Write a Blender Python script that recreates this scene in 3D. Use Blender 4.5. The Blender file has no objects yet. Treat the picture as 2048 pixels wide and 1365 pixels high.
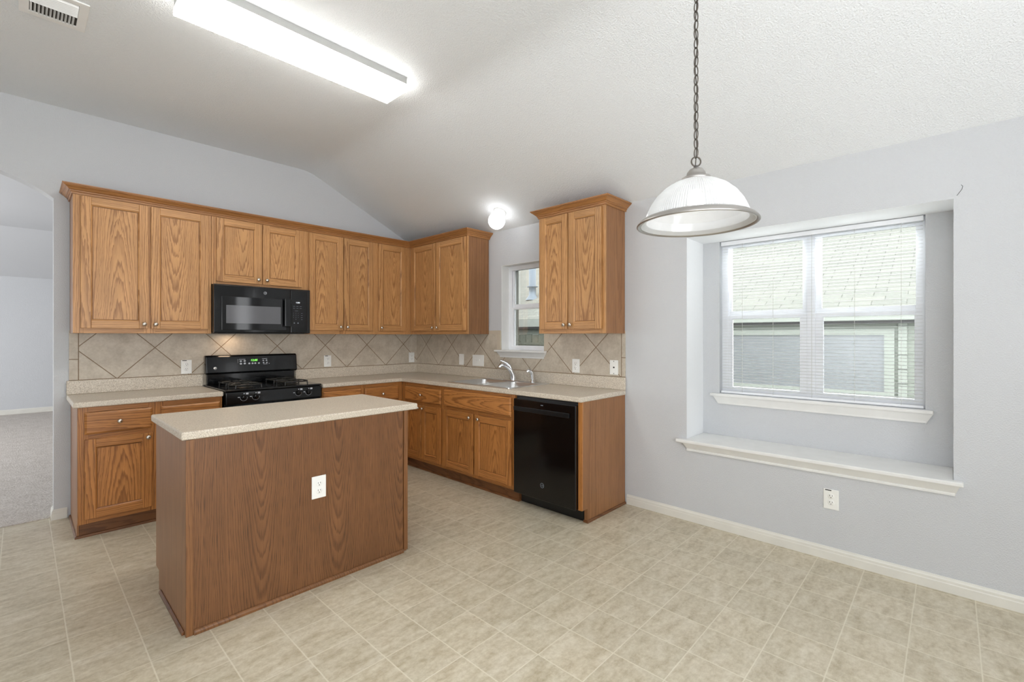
import bpy, bmesh, math, random
from mathutils import Vector, Matrix
random.seed(7)
S = bpy.context.scene
COL = S.collection

# ------------------------------------------------------------------ camera, sky, exposure
W_PX, H_PX = 2048.0, 1365.0
F_PX, HORIZON, YAW = 928.86, 673.2, 0.8138
cam_d = bpy.data.cameras.new('camera')
cam = bpy.data.objects.new('camera', cam_d)
COL.objects.link(cam)
cam.location = (-3.3575, -4.784, 1.3478)
cam.rotation_euler = (math.radians(90), 0, -YAW)
cam_d.sensor_width = 36.0
cam_d.lens = 36.0 * F_PX / W_PX
cam_d.shift_y = -(H_PX / 2 - HORIZON) / W_PX
cam_d.clip_start = 0.02
S.camera = cam

S.view_settings.view_transform = 'Standard'
S.view_settings.look = 'None'
S.view_settings.gamma = 1.0
S.view_settings.use_curve_mapping = False
S.view_settings.exposure = 0.27
try:
    S.cycles.use_denoising = True
    S.cycles.max_bounces = 10
    S.cycles.diffuse_bounces = 6
    S.cycles.glossy_bounces = 4
    S.cycles.transmission_bounces = 8
    S.cycles.transparent_max_bounces = 16
    S.cycles.caustics_reflective = False
    S.cycles.caustics_refractive = False
    S.cycles.sample_clamp_indirect = 6.0
except Exception:
    pass

SKY = 3.0
world = bpy.data.worlds.new('overcast_sky')
S.world = world
world.use_nodes = True
wn = world.node_tree.nodes
bg = wn['Background']
bg.inputs['Strength'].default_value = SKY
bg.inputs['Color'].default_value = (0.96, 0.98, 1.0, 1)

def area(name, loc, rot, sx, sy, power, color=(1, 1, 1)):
    l = bpy.data.lights.new(name, 'AREA')
    l.shape = 'RECTANGLE'; l.size = sx; l.size_y = sy
    l.energy = power; l.color = color
    o = bpy.data.objects.new(name, l); COL.objects.link(o)
    o.location = loc; o.rotation_euler = rot
    return o

R90 = math.radians(90)
# added fill lamps behind the camera, at the side and in the living room
area('rear_fill_light', (-3.4, -6.28, 1.25), (R90 + math.radians(62), 0, 0), 3.0, 1.9, 52, (0.97, 0.985, 1.0))
area('side_fill_light', (-5.38, -5.5, 1.45), (R90 + math.radians(25), 0, -R90), 1.2, 1.3, 14, (0.97, 0.985, 1.0))
area('living_fill_light', (-6.9, 3.4, 1.4), (R90, 0, -R90), 3.2, 1.7, 150, (0.97, 0.985, 1.0))

# lamp added above the side yard to brighten the dining window recess
area('recess_fill_light', (1.25, -4.1, 2.85), (0, math.radians(48), 0), 0.8, 2.0, 400, (0.97, 0.985, 1.0)).data.spread = math.radians(120)

def point(name, loc, power, radius, color):
    l = bpy.data.lights.new(name, 'POINT'); l.energy = power; l.shadow_soft_size = radius; l.color = color
    o = bpy.data.objects.new(name, l); COL.objects.link(o); o.location = loc
    return o

FLUO = 12.0      # emission strength of the fluorescent lens
GLOBE = 3.8     # emission strength of the globe
BULB = 8.5     # emission strength of the pendant bulb
HOOD_LAMP = 0.35

# ------------------------------------------------------------------ material helpers
def srgb(r, g, b):
    def c(v):
        v /= 255.0
        return v / 12.92 if v <= 0.04045 else ((v + 0.055) / 1.055) ** 2.4
    return (c(r), c(g), c(b), 1)

class NT:
    def __init__(self, name):
        self.m = bpy.data.materials.new(name); self.m.use_nodes = True
        self.t = self.m.node_tree; self.b = self.t.nodes['Principled BSDF']
        self.out = self.t.nodes['Material Output']
        self._tc = None
    def n(self, typ, **kw):
        x = self.t.nodes.new(typ)
        for k, v in kw.items(): setattr(x, k, v)
        return x
    def link(self, a, b): self.t.links.new(a, b)
    def tc(self, which='Object'):
        if self._tc is None: self._tc = self.n('ShaderNodeTexCoord')
        return self._tc.outputs[which]
    def val(self, sock, v):
        if hasattr(v, 'is_output'): self.link(v, sock)
        else: sock.default_value = v
    def math(self, op, a, b=0.0, c=None):
        x = self.n('ShaderNodeMath', operation=op)
        self.val(x.inputs[0], a); self.val(x.inputs[1], b)
        if c is not None: self.val(x.inputs[2], c)
        return x.outputs[0]
    def sep(self, v):
        x = self.n('ShaderNodeSeparateXYZ'); self.link(v, x.inputs[0]); return x.outputs
    def comb(self, a, b, c=0.0):
        x = self.n('ShaderNodeCombineXYZ')
        for i, v in enumerate((a, b, c)): self.val(x.inputs[i], v)
        return x.outputs[0]
    def noise(self, vec, scale, detail=2.0, rough=0.5):
        x = self.n('ShaderNodeTexNoise'); self.link(vec, x.inputs['Vector'])
        x.inputs['Scale'].default_value = scale; x.inputs['Detail'].default_value = detail
        x.inputs['Roughness'].default_value = rough
        return x.outputs['Fac']
    def ramp(self, fac, stops):
        x = self.n('ShaderNodeValToRGB'); self.link(fac, x.inputs[0])
        e = x.color_ramp.elements
        while len(e) < len(stops): e.new(0.5)
        for i, (p, c) in enumerate(stops):
            e[i].position = p; e[i].color = c if len(c) == 4 else (*c, 1)
        return x.outputs[0]
    def mix(self, f, a, b, mode='MIX'):
        x = self.n('ShaderNodeMixRGB', blend_type=mode)
        self.val(x.inputs[0], f); self.val(x.inputs[1], a); self.val(x.inputs[2], b)
        return x.outputs[0]
    def bump(self, h, strength, dist):
        x = self.n('ShaderNodeBump'); x.inputs['Strength'].default_value = strength
        x.inputs['Distance'].default_value = dist
        self.link(h, x.inputs['Height']); self.link(x.outputs[0], self.b.inputs['Normal'])
    def base(self, c): self.val(self.b.inputs['Base Color'], c)
    def set(self, rough=None, metal=None, spec=None, coat=None, coat_r=None):
        for k, v in (('Roughness', rough), ('Metallic', metal), ('Specular IOR Level', spec), ('Coat Weight', coat), ('Coat Roughness', coat_r)):
            if v is not None: self.b.inputs[k].default_value = v
        return self

def plain(name, col, rough=0.5, metal=0.0, spec=0.5, bump=None, coat=None, vary=0.03):
    t = NT(name)
    n = t.noise(t.tc(), 9.0, 3.0)
    lo = tuple(x * (1 - vary) for x in col[:3]); hi = tuple(min(1, x * (1 + vary)) for x in col[:3])
    t.base(t.ramp(n, [(0.3, lo), (0.7, hi)]))
    t.set(rough=rough, metal=metal, spec=spec, coat=coat)
    if bump: t.bump(t.noise(t.tc(), bump[0], 3.0, 0.6), bump[1], bump[2])
    return t.m

def emit(name, col, strength):
    t = NT(name)
    t.base((*col, 1)); t.b.inputs['Emission Color'].default_value = (*col, 1)
    t.b.inputs['Emission Strength'].default_value = strength
    t.set(rough=0.3)
    return t.m

def oak(name, light, mid, dark, axis='v', c=0.07, slope=0.055, ring=0.0085, off=0.0, rough=0.38, dash=0.5, jag=1.0, fold=0.0):
    """plain-sawn oak: growth rings cut by the board plane give nested cathedral arches"""
    t = NT(name)
    s = t.sep(t.tc())
    rnd = t.n('ShaderNodeObjectInfo').outputs['Random']
    across = t.math('ADD', s[0], s[1]); along = s[2]
    if axis == 'h': across, along = along, across
    flip = t.math('SUBTRACT', t.math('MULTIPLY', t.math('GREATER_THAN', t.math('FRACT', t.math('MULTIPLY', rnd, 37.3)), 0.35), 2.0), 1.0)
    if not fold: along = t.math('MULTIPLY', along, flip)
    r1 = t.math('MULTIPLY', rnd, 13.7); r2 = t.math('MULTIPLY', rnd, 7.31)
    v_low = t.comb(t.math('ADD', t.math('MULTIPLY', across, 6.0), r1), t.math('ADD', t.math('MULTIPLY', along, 1.4), r2))
    warp = t.math('MULTIPLY', t.math('SUBTRACT', t.noise(v_low, 1.0, 2.0), 0.5), 0.05)
    v_hi = t.comb(t.math('ADD', t.math('MULTIPLY', across, 95.0), r1), t.math('MULTIPLY', along, 9.0))
    jagn = t.math('MULTIPLY', t.math('SUBTRACT', t.noise(v_hi, 1.0, 2.0), 0.5), 0.0085 * jag)
    shift = t.math('MULTIPLY', t.math('SUBTRACT', t.math('FRACT', r1), 0.5), 0.10)
    a = t.math('ADD', t.math('ADD', t.math('ADD', across, warp), shift), off)
    if fold: a = t.math('MULTIPLY', t.math('SUBTRACT', t.math('FRACT', t.math('DIVIDE', a, fold)), 0.5), fold)
    depth = t.math('ADD', t.math('MULTIPLY_ADD', along, slope, c), t.math('MULTIPLY', t.math('FRACT', r2), 0.02))
    rad = t.math('SQRT', t.math('ADD', t.math('MULTIPLY', a, a), t.math('MULTIPLY', depth, depth)))
    rad = t.math('ADD', rad, jagn)
    uneven = t.math('MULTIPLY', t.noise(t.comb(t.math('MULTIPLY', rad, 55.0), r1), 1.0, 2.0), 2.6)
    ph = t.math('FRACT', t.math('ADD', t.math('DIVIDE', rad, ring), uneven))
    ringv = t.ramp(ph, [(0.0, (0, 0, 0)), (0.50, (0.22,) * 3), (0.80, (1,) * 3), (0.92, (0.75,) * 3), (1.0, (0, 0, 0))])
    v_por = t.comb(t.math('ADD', t.math('MULTIPLY', across, 420.0), r2), t.math('ADD', t.math('MULTIPLY', along, 11.0), r1))
    pore = t.ramp(t.noise(v_por, 1.0, 2.0), [(0.50, (0, 0, 0)), (0.70, (1, 1, 1))])
    tone = t.noise(v_low, 2.3, 3.0)
    col = t.mix(t.math('MULTIPLY', ringv, 0.85), (*light, 1), (*mid, 1))
    col = t.mix(t.math('MULTIPLY', t.math('MULTIPLY', pore, dash), t.math('MULTIPLY_ADD', ringv, 0.75, 0.25)), col, (*dark, 1))
    br = t.math('MULTIPLY_ADD', tone, 0.5, t.math('MULTIPLY_ADD', t.math('FRACT', t.math('MULTIPLY', rnd, 91.0)), 0.16, 0.67))
    col = t.mix(1.0, col, t.comb(br, br, br), 'MULTIPLY')
    t.base(col)
    t.set(rough=rough, spec=0.45)
    t.bump(t.math('ADD', t.math('MULTIPLY', ringv, -0.4), t.math('MULTIPLY', pore, -0.6)), 0.12, 0.001)
    return t.m

OL = srgb(198, 149, 97)[:3]; OM = srgb(145, 98, 56)[:3]; OD = srgb(98, 60, 32)[:3]
M = {}
M['oak_panel'] = oak('oak_panel', OL, OM, OD, ring=0.0075)
M['oak_v'] = oak('oak_stile', OL, OM, OD, c=0.12, slope=0.02, off=0.22, ring=0.010)
M['oak_h'] = oak('oak_rail', OL, OM, OD, axis='h', c=0.10, slope=0.03, off=0.10, ring=0.010)
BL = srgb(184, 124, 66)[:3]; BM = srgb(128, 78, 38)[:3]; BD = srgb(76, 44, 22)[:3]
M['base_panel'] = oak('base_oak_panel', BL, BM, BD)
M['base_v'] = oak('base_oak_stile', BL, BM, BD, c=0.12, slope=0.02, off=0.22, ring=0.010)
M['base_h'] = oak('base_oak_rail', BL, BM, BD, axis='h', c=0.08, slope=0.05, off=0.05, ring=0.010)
M['groove'] = plain('dark_stain_groove', srgb(92, 54, 26), 0.5)
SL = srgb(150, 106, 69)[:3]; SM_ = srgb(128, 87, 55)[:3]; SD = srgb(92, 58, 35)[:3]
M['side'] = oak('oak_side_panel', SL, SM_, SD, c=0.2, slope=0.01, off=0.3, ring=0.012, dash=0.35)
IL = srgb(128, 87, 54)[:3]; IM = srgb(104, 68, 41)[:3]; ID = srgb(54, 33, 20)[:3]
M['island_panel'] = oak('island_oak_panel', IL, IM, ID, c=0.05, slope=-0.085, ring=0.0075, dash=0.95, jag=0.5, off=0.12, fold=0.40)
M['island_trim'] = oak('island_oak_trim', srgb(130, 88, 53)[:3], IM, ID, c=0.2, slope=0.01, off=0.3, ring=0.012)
M['toe'] = oak('toe_kick_oak', srgb(120, 78, 46)[:3], srgb(92, 56, 30)[:3], srgb(58, 34, 18)[:3], axis='h', ring=0.012)
M['crown'] = oak('crown_oak', srgb(174, 122, 72)[:3], srgb(142, 94, 52)[:3], OD, axis='h', c=0.2, slope=0.0, off=0.2)

def wall_paint(name, col, scale=150.0, strength=0.55, dist=0.002):
    t = NT(name)
    n = t.noise(t.tc(), 1.2, 2.0)
    t.base(t.ramp(n, [(0.3, tuple(x * 0.985 for x in col[:3])), (0.7, tuple(x * 1.01 for x in col[:3]))]))
    t.set(rough=0.62, spec=0.3)
    h = t.ramp(t.noise(t.tc(), scale, 3.0, 0.55), [(0.38, (0, 0, 0)), (0.66, (1, 1, 1))])
    t.bump(h, strength, dist)
    return t.m
M['wall'] = wall_paint('blue_grey_wall_paint', srgb(205, 207, 210))
M['reveal'] = wall_paint('recess_lit_paint', srgb(236, 238, 240), strength=0.15)  # wall paint lightened to carry the window light in the recess
M['ceiling'] = wall_paint('ceiling_paint', srgb(236, 239, 241), scale=130.0, strength=0.6, dist=0.003)
M['trim'] = plain('white_semigloss_trim', srgb(232, 232, 230), 0.35)
M['baseboard'] = plain('baseboard_paint', srgb(224, 222, 214), 0.4)
M['vinyl'] = plain('white_window_vinyl', srgb(240, 242, 246), 0.35)
M['blind'] = plain('white_blind_slat', srgb(236, 238, 236), 0.45)
def slat_vinyl():
    t = NT('translucent_vinyl_slat')
    n = t.noise(t.tc(), 12.0)
    c = t.ramp(n, [(0.3, (0.84, 0.85, 0.85)), (0.7, (0.88, 0.89, 0.89))])
    df = t.n('ShaderNodeBsdfDiffuse'); tl = t.n('ShaderNodeBsdfTranslucent'); mx = t.n('ShaderNodeMixShader')
    t.link(c, df.inputs[0]); t.link(c, tl.inputs[0]); mx.inputs[0].default_value = 0.38
    t.link(df.outputs[0], mx.inputs[1]); t.link(tl.outputs[0], mx.inputs[2]); t.link(mx.outputs[0], t.out.inputs['Surface'])
    return t.m
M['blind'] = slat_vinyl()
M['cord'] = plain('blind_cord', srgb(205, 205, 200), 0.8)

# glass panes: clear, slightly reflective
def glass(name, tint=(1, 1, 1), refl=0.08):
    t = NT(name)
    tr = t.n('ShaderNodeBsdfTransparent'); tr.inputs[0].default_value = (*tint, 1)
    gl = t.n('ShaderNodeBsdfGlossy'); gl.inputs['Roughness'].default_value = 0.02
    fr = t.n('ShaderNodeFresnel'); fr.inputs[0].default_value = 1.45
    nz = t.noise(t.tc(), 2.0)
    mx = t.n('ShaderNodeMixShader')
    t.link(t.math('MULTIPLY', t.math('MULTIPLY_ADD', nz, 0.1, 0.95), fr.outputs[0]), mx.inputs[0])
    t.link(tr.outputs[0], mx.inputs[1]); t.link(gl.outputs[0], mx.inputs[2])
    t.link(mx.outputs[0], t.out.inputs['Surface'])
    return t.m
M['glass'] = glass('window_glass', (0.97, 0.985, 0.98))

def floor_vinyl():
    t = NT('vinyl_tile_floor')
    s = t.sep(t.tc())
    P, ox, oy = 0.2268, -1.172, -2.834
    u = t.math('DIVIDE', t.math('SUBTRACT', s[0], ox), P); v = t.math('DIVIDE', t.math('SUBTRACT', s[1], oy), P)
    def edge(x):
        f = t.math('FRACT', x)
        return t.math('MULTIPLY', t.math('MINIMUM', f, t.math('SUBTRACT', 1.0, f)), P)
    du, dv = edge(u), edge(v)
    du = t.math('MULTIPLY', du, 0.9)
    d = t.math('MINIMUM', du, dv)
    grout = t.ramp(t.math('MULTIPLY', d, 100.0), [(0.14, (1, 1, 1)), (0.34, (0, 0, 0))])
    cell = t.comb(t.math('FLOOR', u), t.math('FLOOR', v), 3.3)
    wn_ = t.n('ShaderNodeTexWhiteNoise'); t.link(cell, wn_.inputs['Vector'])
    add = t.n('ShaderNodeVectorMath', operation='MULTIPLY_ADD')
    t.link(wn_.outputs['Color'], add.inputs[0]); add.inputs[1].default_value = (9, 9, 9); t.link(t.tc(), add.inputs[2])
    pv = add.outputs[0]
    mp = t.n('ShaderNodeMapping'); t.link(pv, mp.inputs[0]); mp.inputs['Scale'].default_value = (0.8, 2.2, 1); mp.inputs['Rotation'].default_value = (0, 0, 0.35)
    n1 = t.noise(mp.outputs[0], 10.0, 7.0, 0.66)
    n2 = t.noise(pv, 42.0, 4.0, 0.7)
    n3 = t.noise(pv, 3.5, 2.0)
    c = t.ramp(n1, [(0.32, srgb(160, 144, 114)), (0.48, srgb(199, 187, 161)), (0.66, srgb(222, 213, 193))])
    c = t.mix(0.45, c, t.ramp(n2, [(0.35, srgb(170, 158, 132)), (0.65, srgb(216, 210, 192))]))
    c = t.mix(t.math('MULTIPLY', t.math('GREATER_THAN', n3, 0.55), 0.0), c, srgb(206, 186, 168))
    c = t.mix(0.12, c, t.ramp(n3, [(0.4, srgb(180, 172, 150)), (0.6, srgb(206, 194, 174))]))
    hv = t.math('MULTIPLY_ADD', wn_.outputs['Value'], 0.07, 0.955)
    c = t.mix(1.0, c, t.comb(hv, hv, hv), 'MULTIPLY')
    c = t.mix(t.math('MULTIPLY', grout, 0.7), c, srgb(224, 217, 198))
    t.base(c)
    t.set(rough=0.36, spec=0.45)
    t.bump(t.math('ADD', t.math('MULTIPLY', grout, -1.0), t.math('MULTIPLY', n2, 0.35)), 0.25, 0.0015)
    return t.m
M['floor'] = floor_vinyl()

def backsplash(name, axis, period, s0, z0, lo, hi, jz):
    """diagonal ceramic tiles; lo/hi: ends of the diagonal field, outside it a column of small border tiles"""
    t = NT(name)
    s = t.sep(t.tc())
    a = s[axis]; z = s[2]
    if axis == 1: a = t.math('MULTIPLY', a, -1.0)
    p = t.math('DIVIDE', t.math('SUBTRACT', a, s0), period); q = t.math('DIVIDE', t.math('SUBTRACT', z, z0), period)
    U = t.math('ADD', p, q); V = t.math('SUBTRACT', p, q)
    def edge(x):
        f = t.math('FRACT', x)
        return t.math('MULTIPLY', t.math('MINIMUM', f, t.math('SUBTRACT', 1.0, f)), period * 0.7071)
    d = t.math('MINIMUM', edge(U), edge(V))
    # border: vertical joint at lo/hi and horizontal joint at jz inside the border column
    inside = t.math('MULTIPLY', t.math('GREATER_THAN', a, lo), t.math('LESS_THAN', a, hi))
    dh = t.math('ABSOLUTE', t.math('SUBTRACT', z, jz))
    d = t.math('ADD', t.math('MULTIPLY', inside, d), t.math('MULTIPLY', t.math('SUBTRACT', 1.0, inside), dh))
    d = t.math('MINIMUM', d, t.math('MINIMUM', t.math('ABSOLUTE', t.math('SUBTRACT', a, lo)), t.math('ABSOLUTE', t.math('SUBTRACT', a, hi))))
    d = t.math('MINIMUM', d, t.math('ABSOLUTE', t.math('SUBTRACT', z, 1.0175)))
    g = t.ramp(t.math('MULTIPLY', d, 100.0), [(0.20, (1, 1, 1)), (0.36, (0, 0, 0))])
    cell = t.comb(t.math('FLOOR', U), t.math('FLOOR', V), 1.0)
    w = t.n('ShaderNodeTexWhiteNoise'); t.link(cell, w.inputs['Vector'])
    n1 = t.noise(t.tc(), 8.0, 5.0, 0.65); n2 = t.noise(t.tc(), 60.0, 3.0, 0.6)
    c = t.ramp(n1, [(0.3, srgb(178, 166, 148)), (0.55, srgb(202, 191, 174)), (0.75, srgb(214, 205, 190))])
    c = t.mix(0.2, c, t.ramp(n2, [(0.35, srgb(170, 158, 140)), (0.65, srgb(216, 208, 194))]))
    hv = t.math('MULTIPLY_ADD', w.outputs['Value'], 0.08, 0.95)
    c = t.mix(1.0, c, t.comb(hv, hv, hv), 'MULTIPLY')
    t.base(t.mix(g, c, srgb(128, 104, 78)))
    t.set(rough=0.42, spec=0.4)
    t.bump(t.math('ADD', t.math('MULTIPLY', g, -1.0), t.math('MULTIPLY', n2, 0.12)), 0.5, 0.002)
    return t.m
M['tile_back'] = backsplash('diagonal_tile_back', 0, 0.4785, -0.681, 1.2545, -3.057, 5.0, 1.175)
M['tile_right'] = backsplash('diagonal_tile_right', 1, 0.4785, 0.207, 1.2545, -5.0, 2.843, 1.175)
M['tile_border'] = plain('border_tile', srgb(200, 188, 170), 0.42, bump=(50, 0.15, 0.001))

def laminate():
    t = NT('speckled_laminate')
    n1 = t.noise(t.tc(), 260.0, 2.0, 0.7); n2 = t.noise(t.tc(), 120.0, 2.0, 0.6)
    c = t.ramp(n1, [(0.36, srgb(120, 106, 90)), (0.44, srgb(200, 187, 167)), (0.57, srgb(216, 204, 186)), (0.67, srgb(248, 243, 234))])
    c = t.mix(0.35, c, t.ramp(n2, [(0.35, srgb(176, 165, 150)), (0.6, srgb(222, 214, 200))]))
    t.base(c); t.set(rough=0.36, spec=0.45)
    return t.m
M['laminate'] = laminate()
M['black'] = plain('black_enamel', srgb(9, 10, 12), 0.14, spec=0.4, coat=0.1)
M['black_satin'] = plain('black_plastic', srgb(14, 16, 18), 0.32)
M['black_glass'] = plain('black_glass', srgb(9, 9, 11), 0.05, spec=0.6)
M['mw_window'] = plain('smoked_window_mesh', srgb(92, 92, 96), 0.10, spec=0.8)
M['dw_panel'] = plain('dishwasher_black', srgb(9, 9, 10), 0.14, spec=0.5)
M['iron'] = plain('cast_iron_grate', srgb(34, 33, 30), 0.30, spec=0.6)
M['burner'] = plain('burner_cap', srgb(50, 48, 44), 0.45)
M['steel'] = plain('brushed_steel', srgb(222, 224, 226), 0.3, metal=1.0)
M['chrome'] = plain('polished_chrome', srgb(225, 227, 230), 0.06, metal=1.0)
M['nickel'] = plain('satin_nickel', srgb(214, 208, 198), 0.24, metal=1.0)
M['pewter'] = plain('brushed_pewter', srgb(178, 174, 170), 0.33, metal=0.9)
M['dark_bronze'] = plain('dark_pewter_chain', srgb(96, 90, 84), 0.4, metal=0.8)
M['plate'] = plain('white_cover_plate', srgb(240, 240, 236), 0.35)
M['slot'] = plain('dark_slot', srgb(40, 38, 36), 0.6)
M['mark'] = plain('pale_grey_marking', srgb(190, 194, 200), 0.4)
M['mark_dim'] = plain('dim_grey_marking', srgb(120, 128, 138), 0.4)
M['green'] = emit('green_display', (0.25, 1.0, 0.12), 1.6)
M['display_white'] = emit('white_display', (0.9, 0.95, 1.0), 1.0)
M['display_dark'] = plain('dark_display', srgb(6, 14, 6), 0.1)
M['pan'] = plain('shaded_pan_grey', srgb(168, 168, 166), 0.5)  # white housing darkened in colour to show its shaded side
M['lens'] = emit('acrylic_lens', (1.0, 0.985, 0.95), FLUO)
M['globe'] = emit('opal_globe', (0.98, 0.99, 1.0), GLOBE)
M['bulb'] = emit('lit_bulb', (1.0, 0.98, 0.96), BULB)
M['end_cap'] = plain('white_end_cap', srgb(238, 238, 236), 0.4)
M['vent'] = plain('vent_enamel', srgb(240, 240, 238), 0.4)
M['vent_dark'] = plain('vent_duct_dark', srgb(60, 58, 54), 0.8)

def ribbed_glass():
    t = NT('ribbed_prismatic_glass')
    tl = t.n('ShaderNodeBsdfTranslucent'); tl.inputs[0].default_value = (0.95, 0.96, 0.97, 1)
    df = t.n('ShaderNodeBsdfDiffuse'); df.inputs[0].default_value = (0.88, 0.89, 0.90, 1)
    tr = t.n('ShaderNodeBsdfTransparent'); tr.inputs[0].default_value = (0.97, 0.98, 0.98, 1)
    gl = t.n('ShaderNodeBsdfGlossy'); gl.inputs['Roughness'].default_value = 0.12
    nz = t.noise(t.tc(), 20.0)
    m1 = t.n('ShaderNodeMixShader'); m1.inputs[0].default_value = 0.6
    t.link(tl.outputs[0], m1.inputs[1]); t.link(df.outputs[0], m1.inputs[2])
    m2 = t.n('ShaderNodeMixShader'); t.link(t.math('MULTIPLY_ADD', nz, 0.08, 0.30), m2.inputs[0])
    t.link(m1.outputs[0], m2.inputs[1]); t.link(tr.outputs[0], m2.inputs[2])
    m3 = t.n('ShaderNodeMixShader'); m3.inputs[0].default_value = 0.08
    t.link(m2.outputs[0], m3.inputs[1]); t.link(gl.outputs[0], m3.inputs[2])
    t.link(m3.outputs[0], t.out.inputs['Surface'])
    return t.m
M['ribbed'] = ribbed_glass()

def carpet_mat():
    t = NT('carpet_pile')
    n1 = t.noise(t.tc(), 90.0, 3.0, 0.7); n2 = t.noise(t.tc(), 8.0, 3.0)
    c = t.ramp(n1, [(0.3, srgb(166, 156, 147)), (0.5, srgb(212, 204, 196)), (0.7, srgb(236, 230, 224))])
    c = t.mix(0.25, c, t.ramp(n2, [(0.35, srgb(176, 168, 160)), (0.65, srgb(214, 208, 202))]))
    t.base(c); t.set(rough=0.95, spec=0.1); t.bump(n1, 0.9, 0.01)
    return t.m
M['carpet'] = carpet_mat()

def shingles():
    t = NT('roof_shingles')
    s = t.sep(t.tc())
    slope = t.math('DIVIDE', s[2], 0.4472)
    br = t.n('ShaderNodeTexBrick'); br.offset = 0.37; br.offset_frequency = 2
    t.link(t.comb(s[1], slope), br.inputs['Vector'])
    br.inputs['Scale'].default_value = 1.0
    br.inputs['Color1'].default_value = srgb(142, 142, 134); br.inputs['Color2'].default_value = srgb(131, 132, 125)
    br.inputs['Mortar'].default_value = srgb(98, 98, 92)
    br.inputs['Brick Width'].default_value = 0.34; br.inputs['Row Height'].default_value = 0.14
    br.inputs['Mortar Size'].default_value = 0.005; br.inputs['Mortar Smooth'].default_value = 0.3
    n = t.noise(t.tc(), 30.0, 3.0)
    t.base(t.mix(0.15, br.outputs['Color'], t.ramp(n, [(0.3, srgb(120, 122, 114)), (0.7, srgb(166, 168, 160))])))
    t.set(rough=0.9, spec=0.2); t.bump(br.outputs['Fac'], 0.6, -0.01)
    return t.m
M['shingle'] = shingles()
def siding():
    t = NT('lap_siding')
    s = t.sep(t.tc())
    f = t.math('FRACT', t.math('DIVIDE', s[2], 0.17))
    n = t.noise(t.tc(), 4.0)
    c = t.ramp(f, [(0.0, srgb(100, 104, 95)), (0.06, srgb(142, 146, 137)), (1.0, srgb(144, 148, 139))])
    t.base(t.mix(0.06, c, t.ramp(n, [(0.3, srgb(132, 136, 127)), (0.7, srgb(150, 154, 145))])))
    t.set(rough=0.7); t.bump(f, 0.4, 0.01)
    return t.m
M['siding'] = siding()
M['ext_trim'] = plain('outdoor_trim', srgb(156, 160, 152), 0.6)
M['ext_glass'] = plain('outdoor_window_screen', srgb(134, 136, 138), 0.25, spec=0.6)
M['fence'] = plain('weathered_fence', srgb(88, 92, 82), 0.85, bump=(30, 0.4, 0.003), vary=0.15)
M['flue'] = plain('galvanised_flue', srgb(130, 142, 152), 0.45, metal=0.3)
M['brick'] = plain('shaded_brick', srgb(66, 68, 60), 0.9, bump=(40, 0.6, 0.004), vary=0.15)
M['lawn'] = plain('lawn_ground', srgb(104, 108, 88), 0.95, bump=(60, 0.6, 0.01), vary=0.2)

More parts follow.
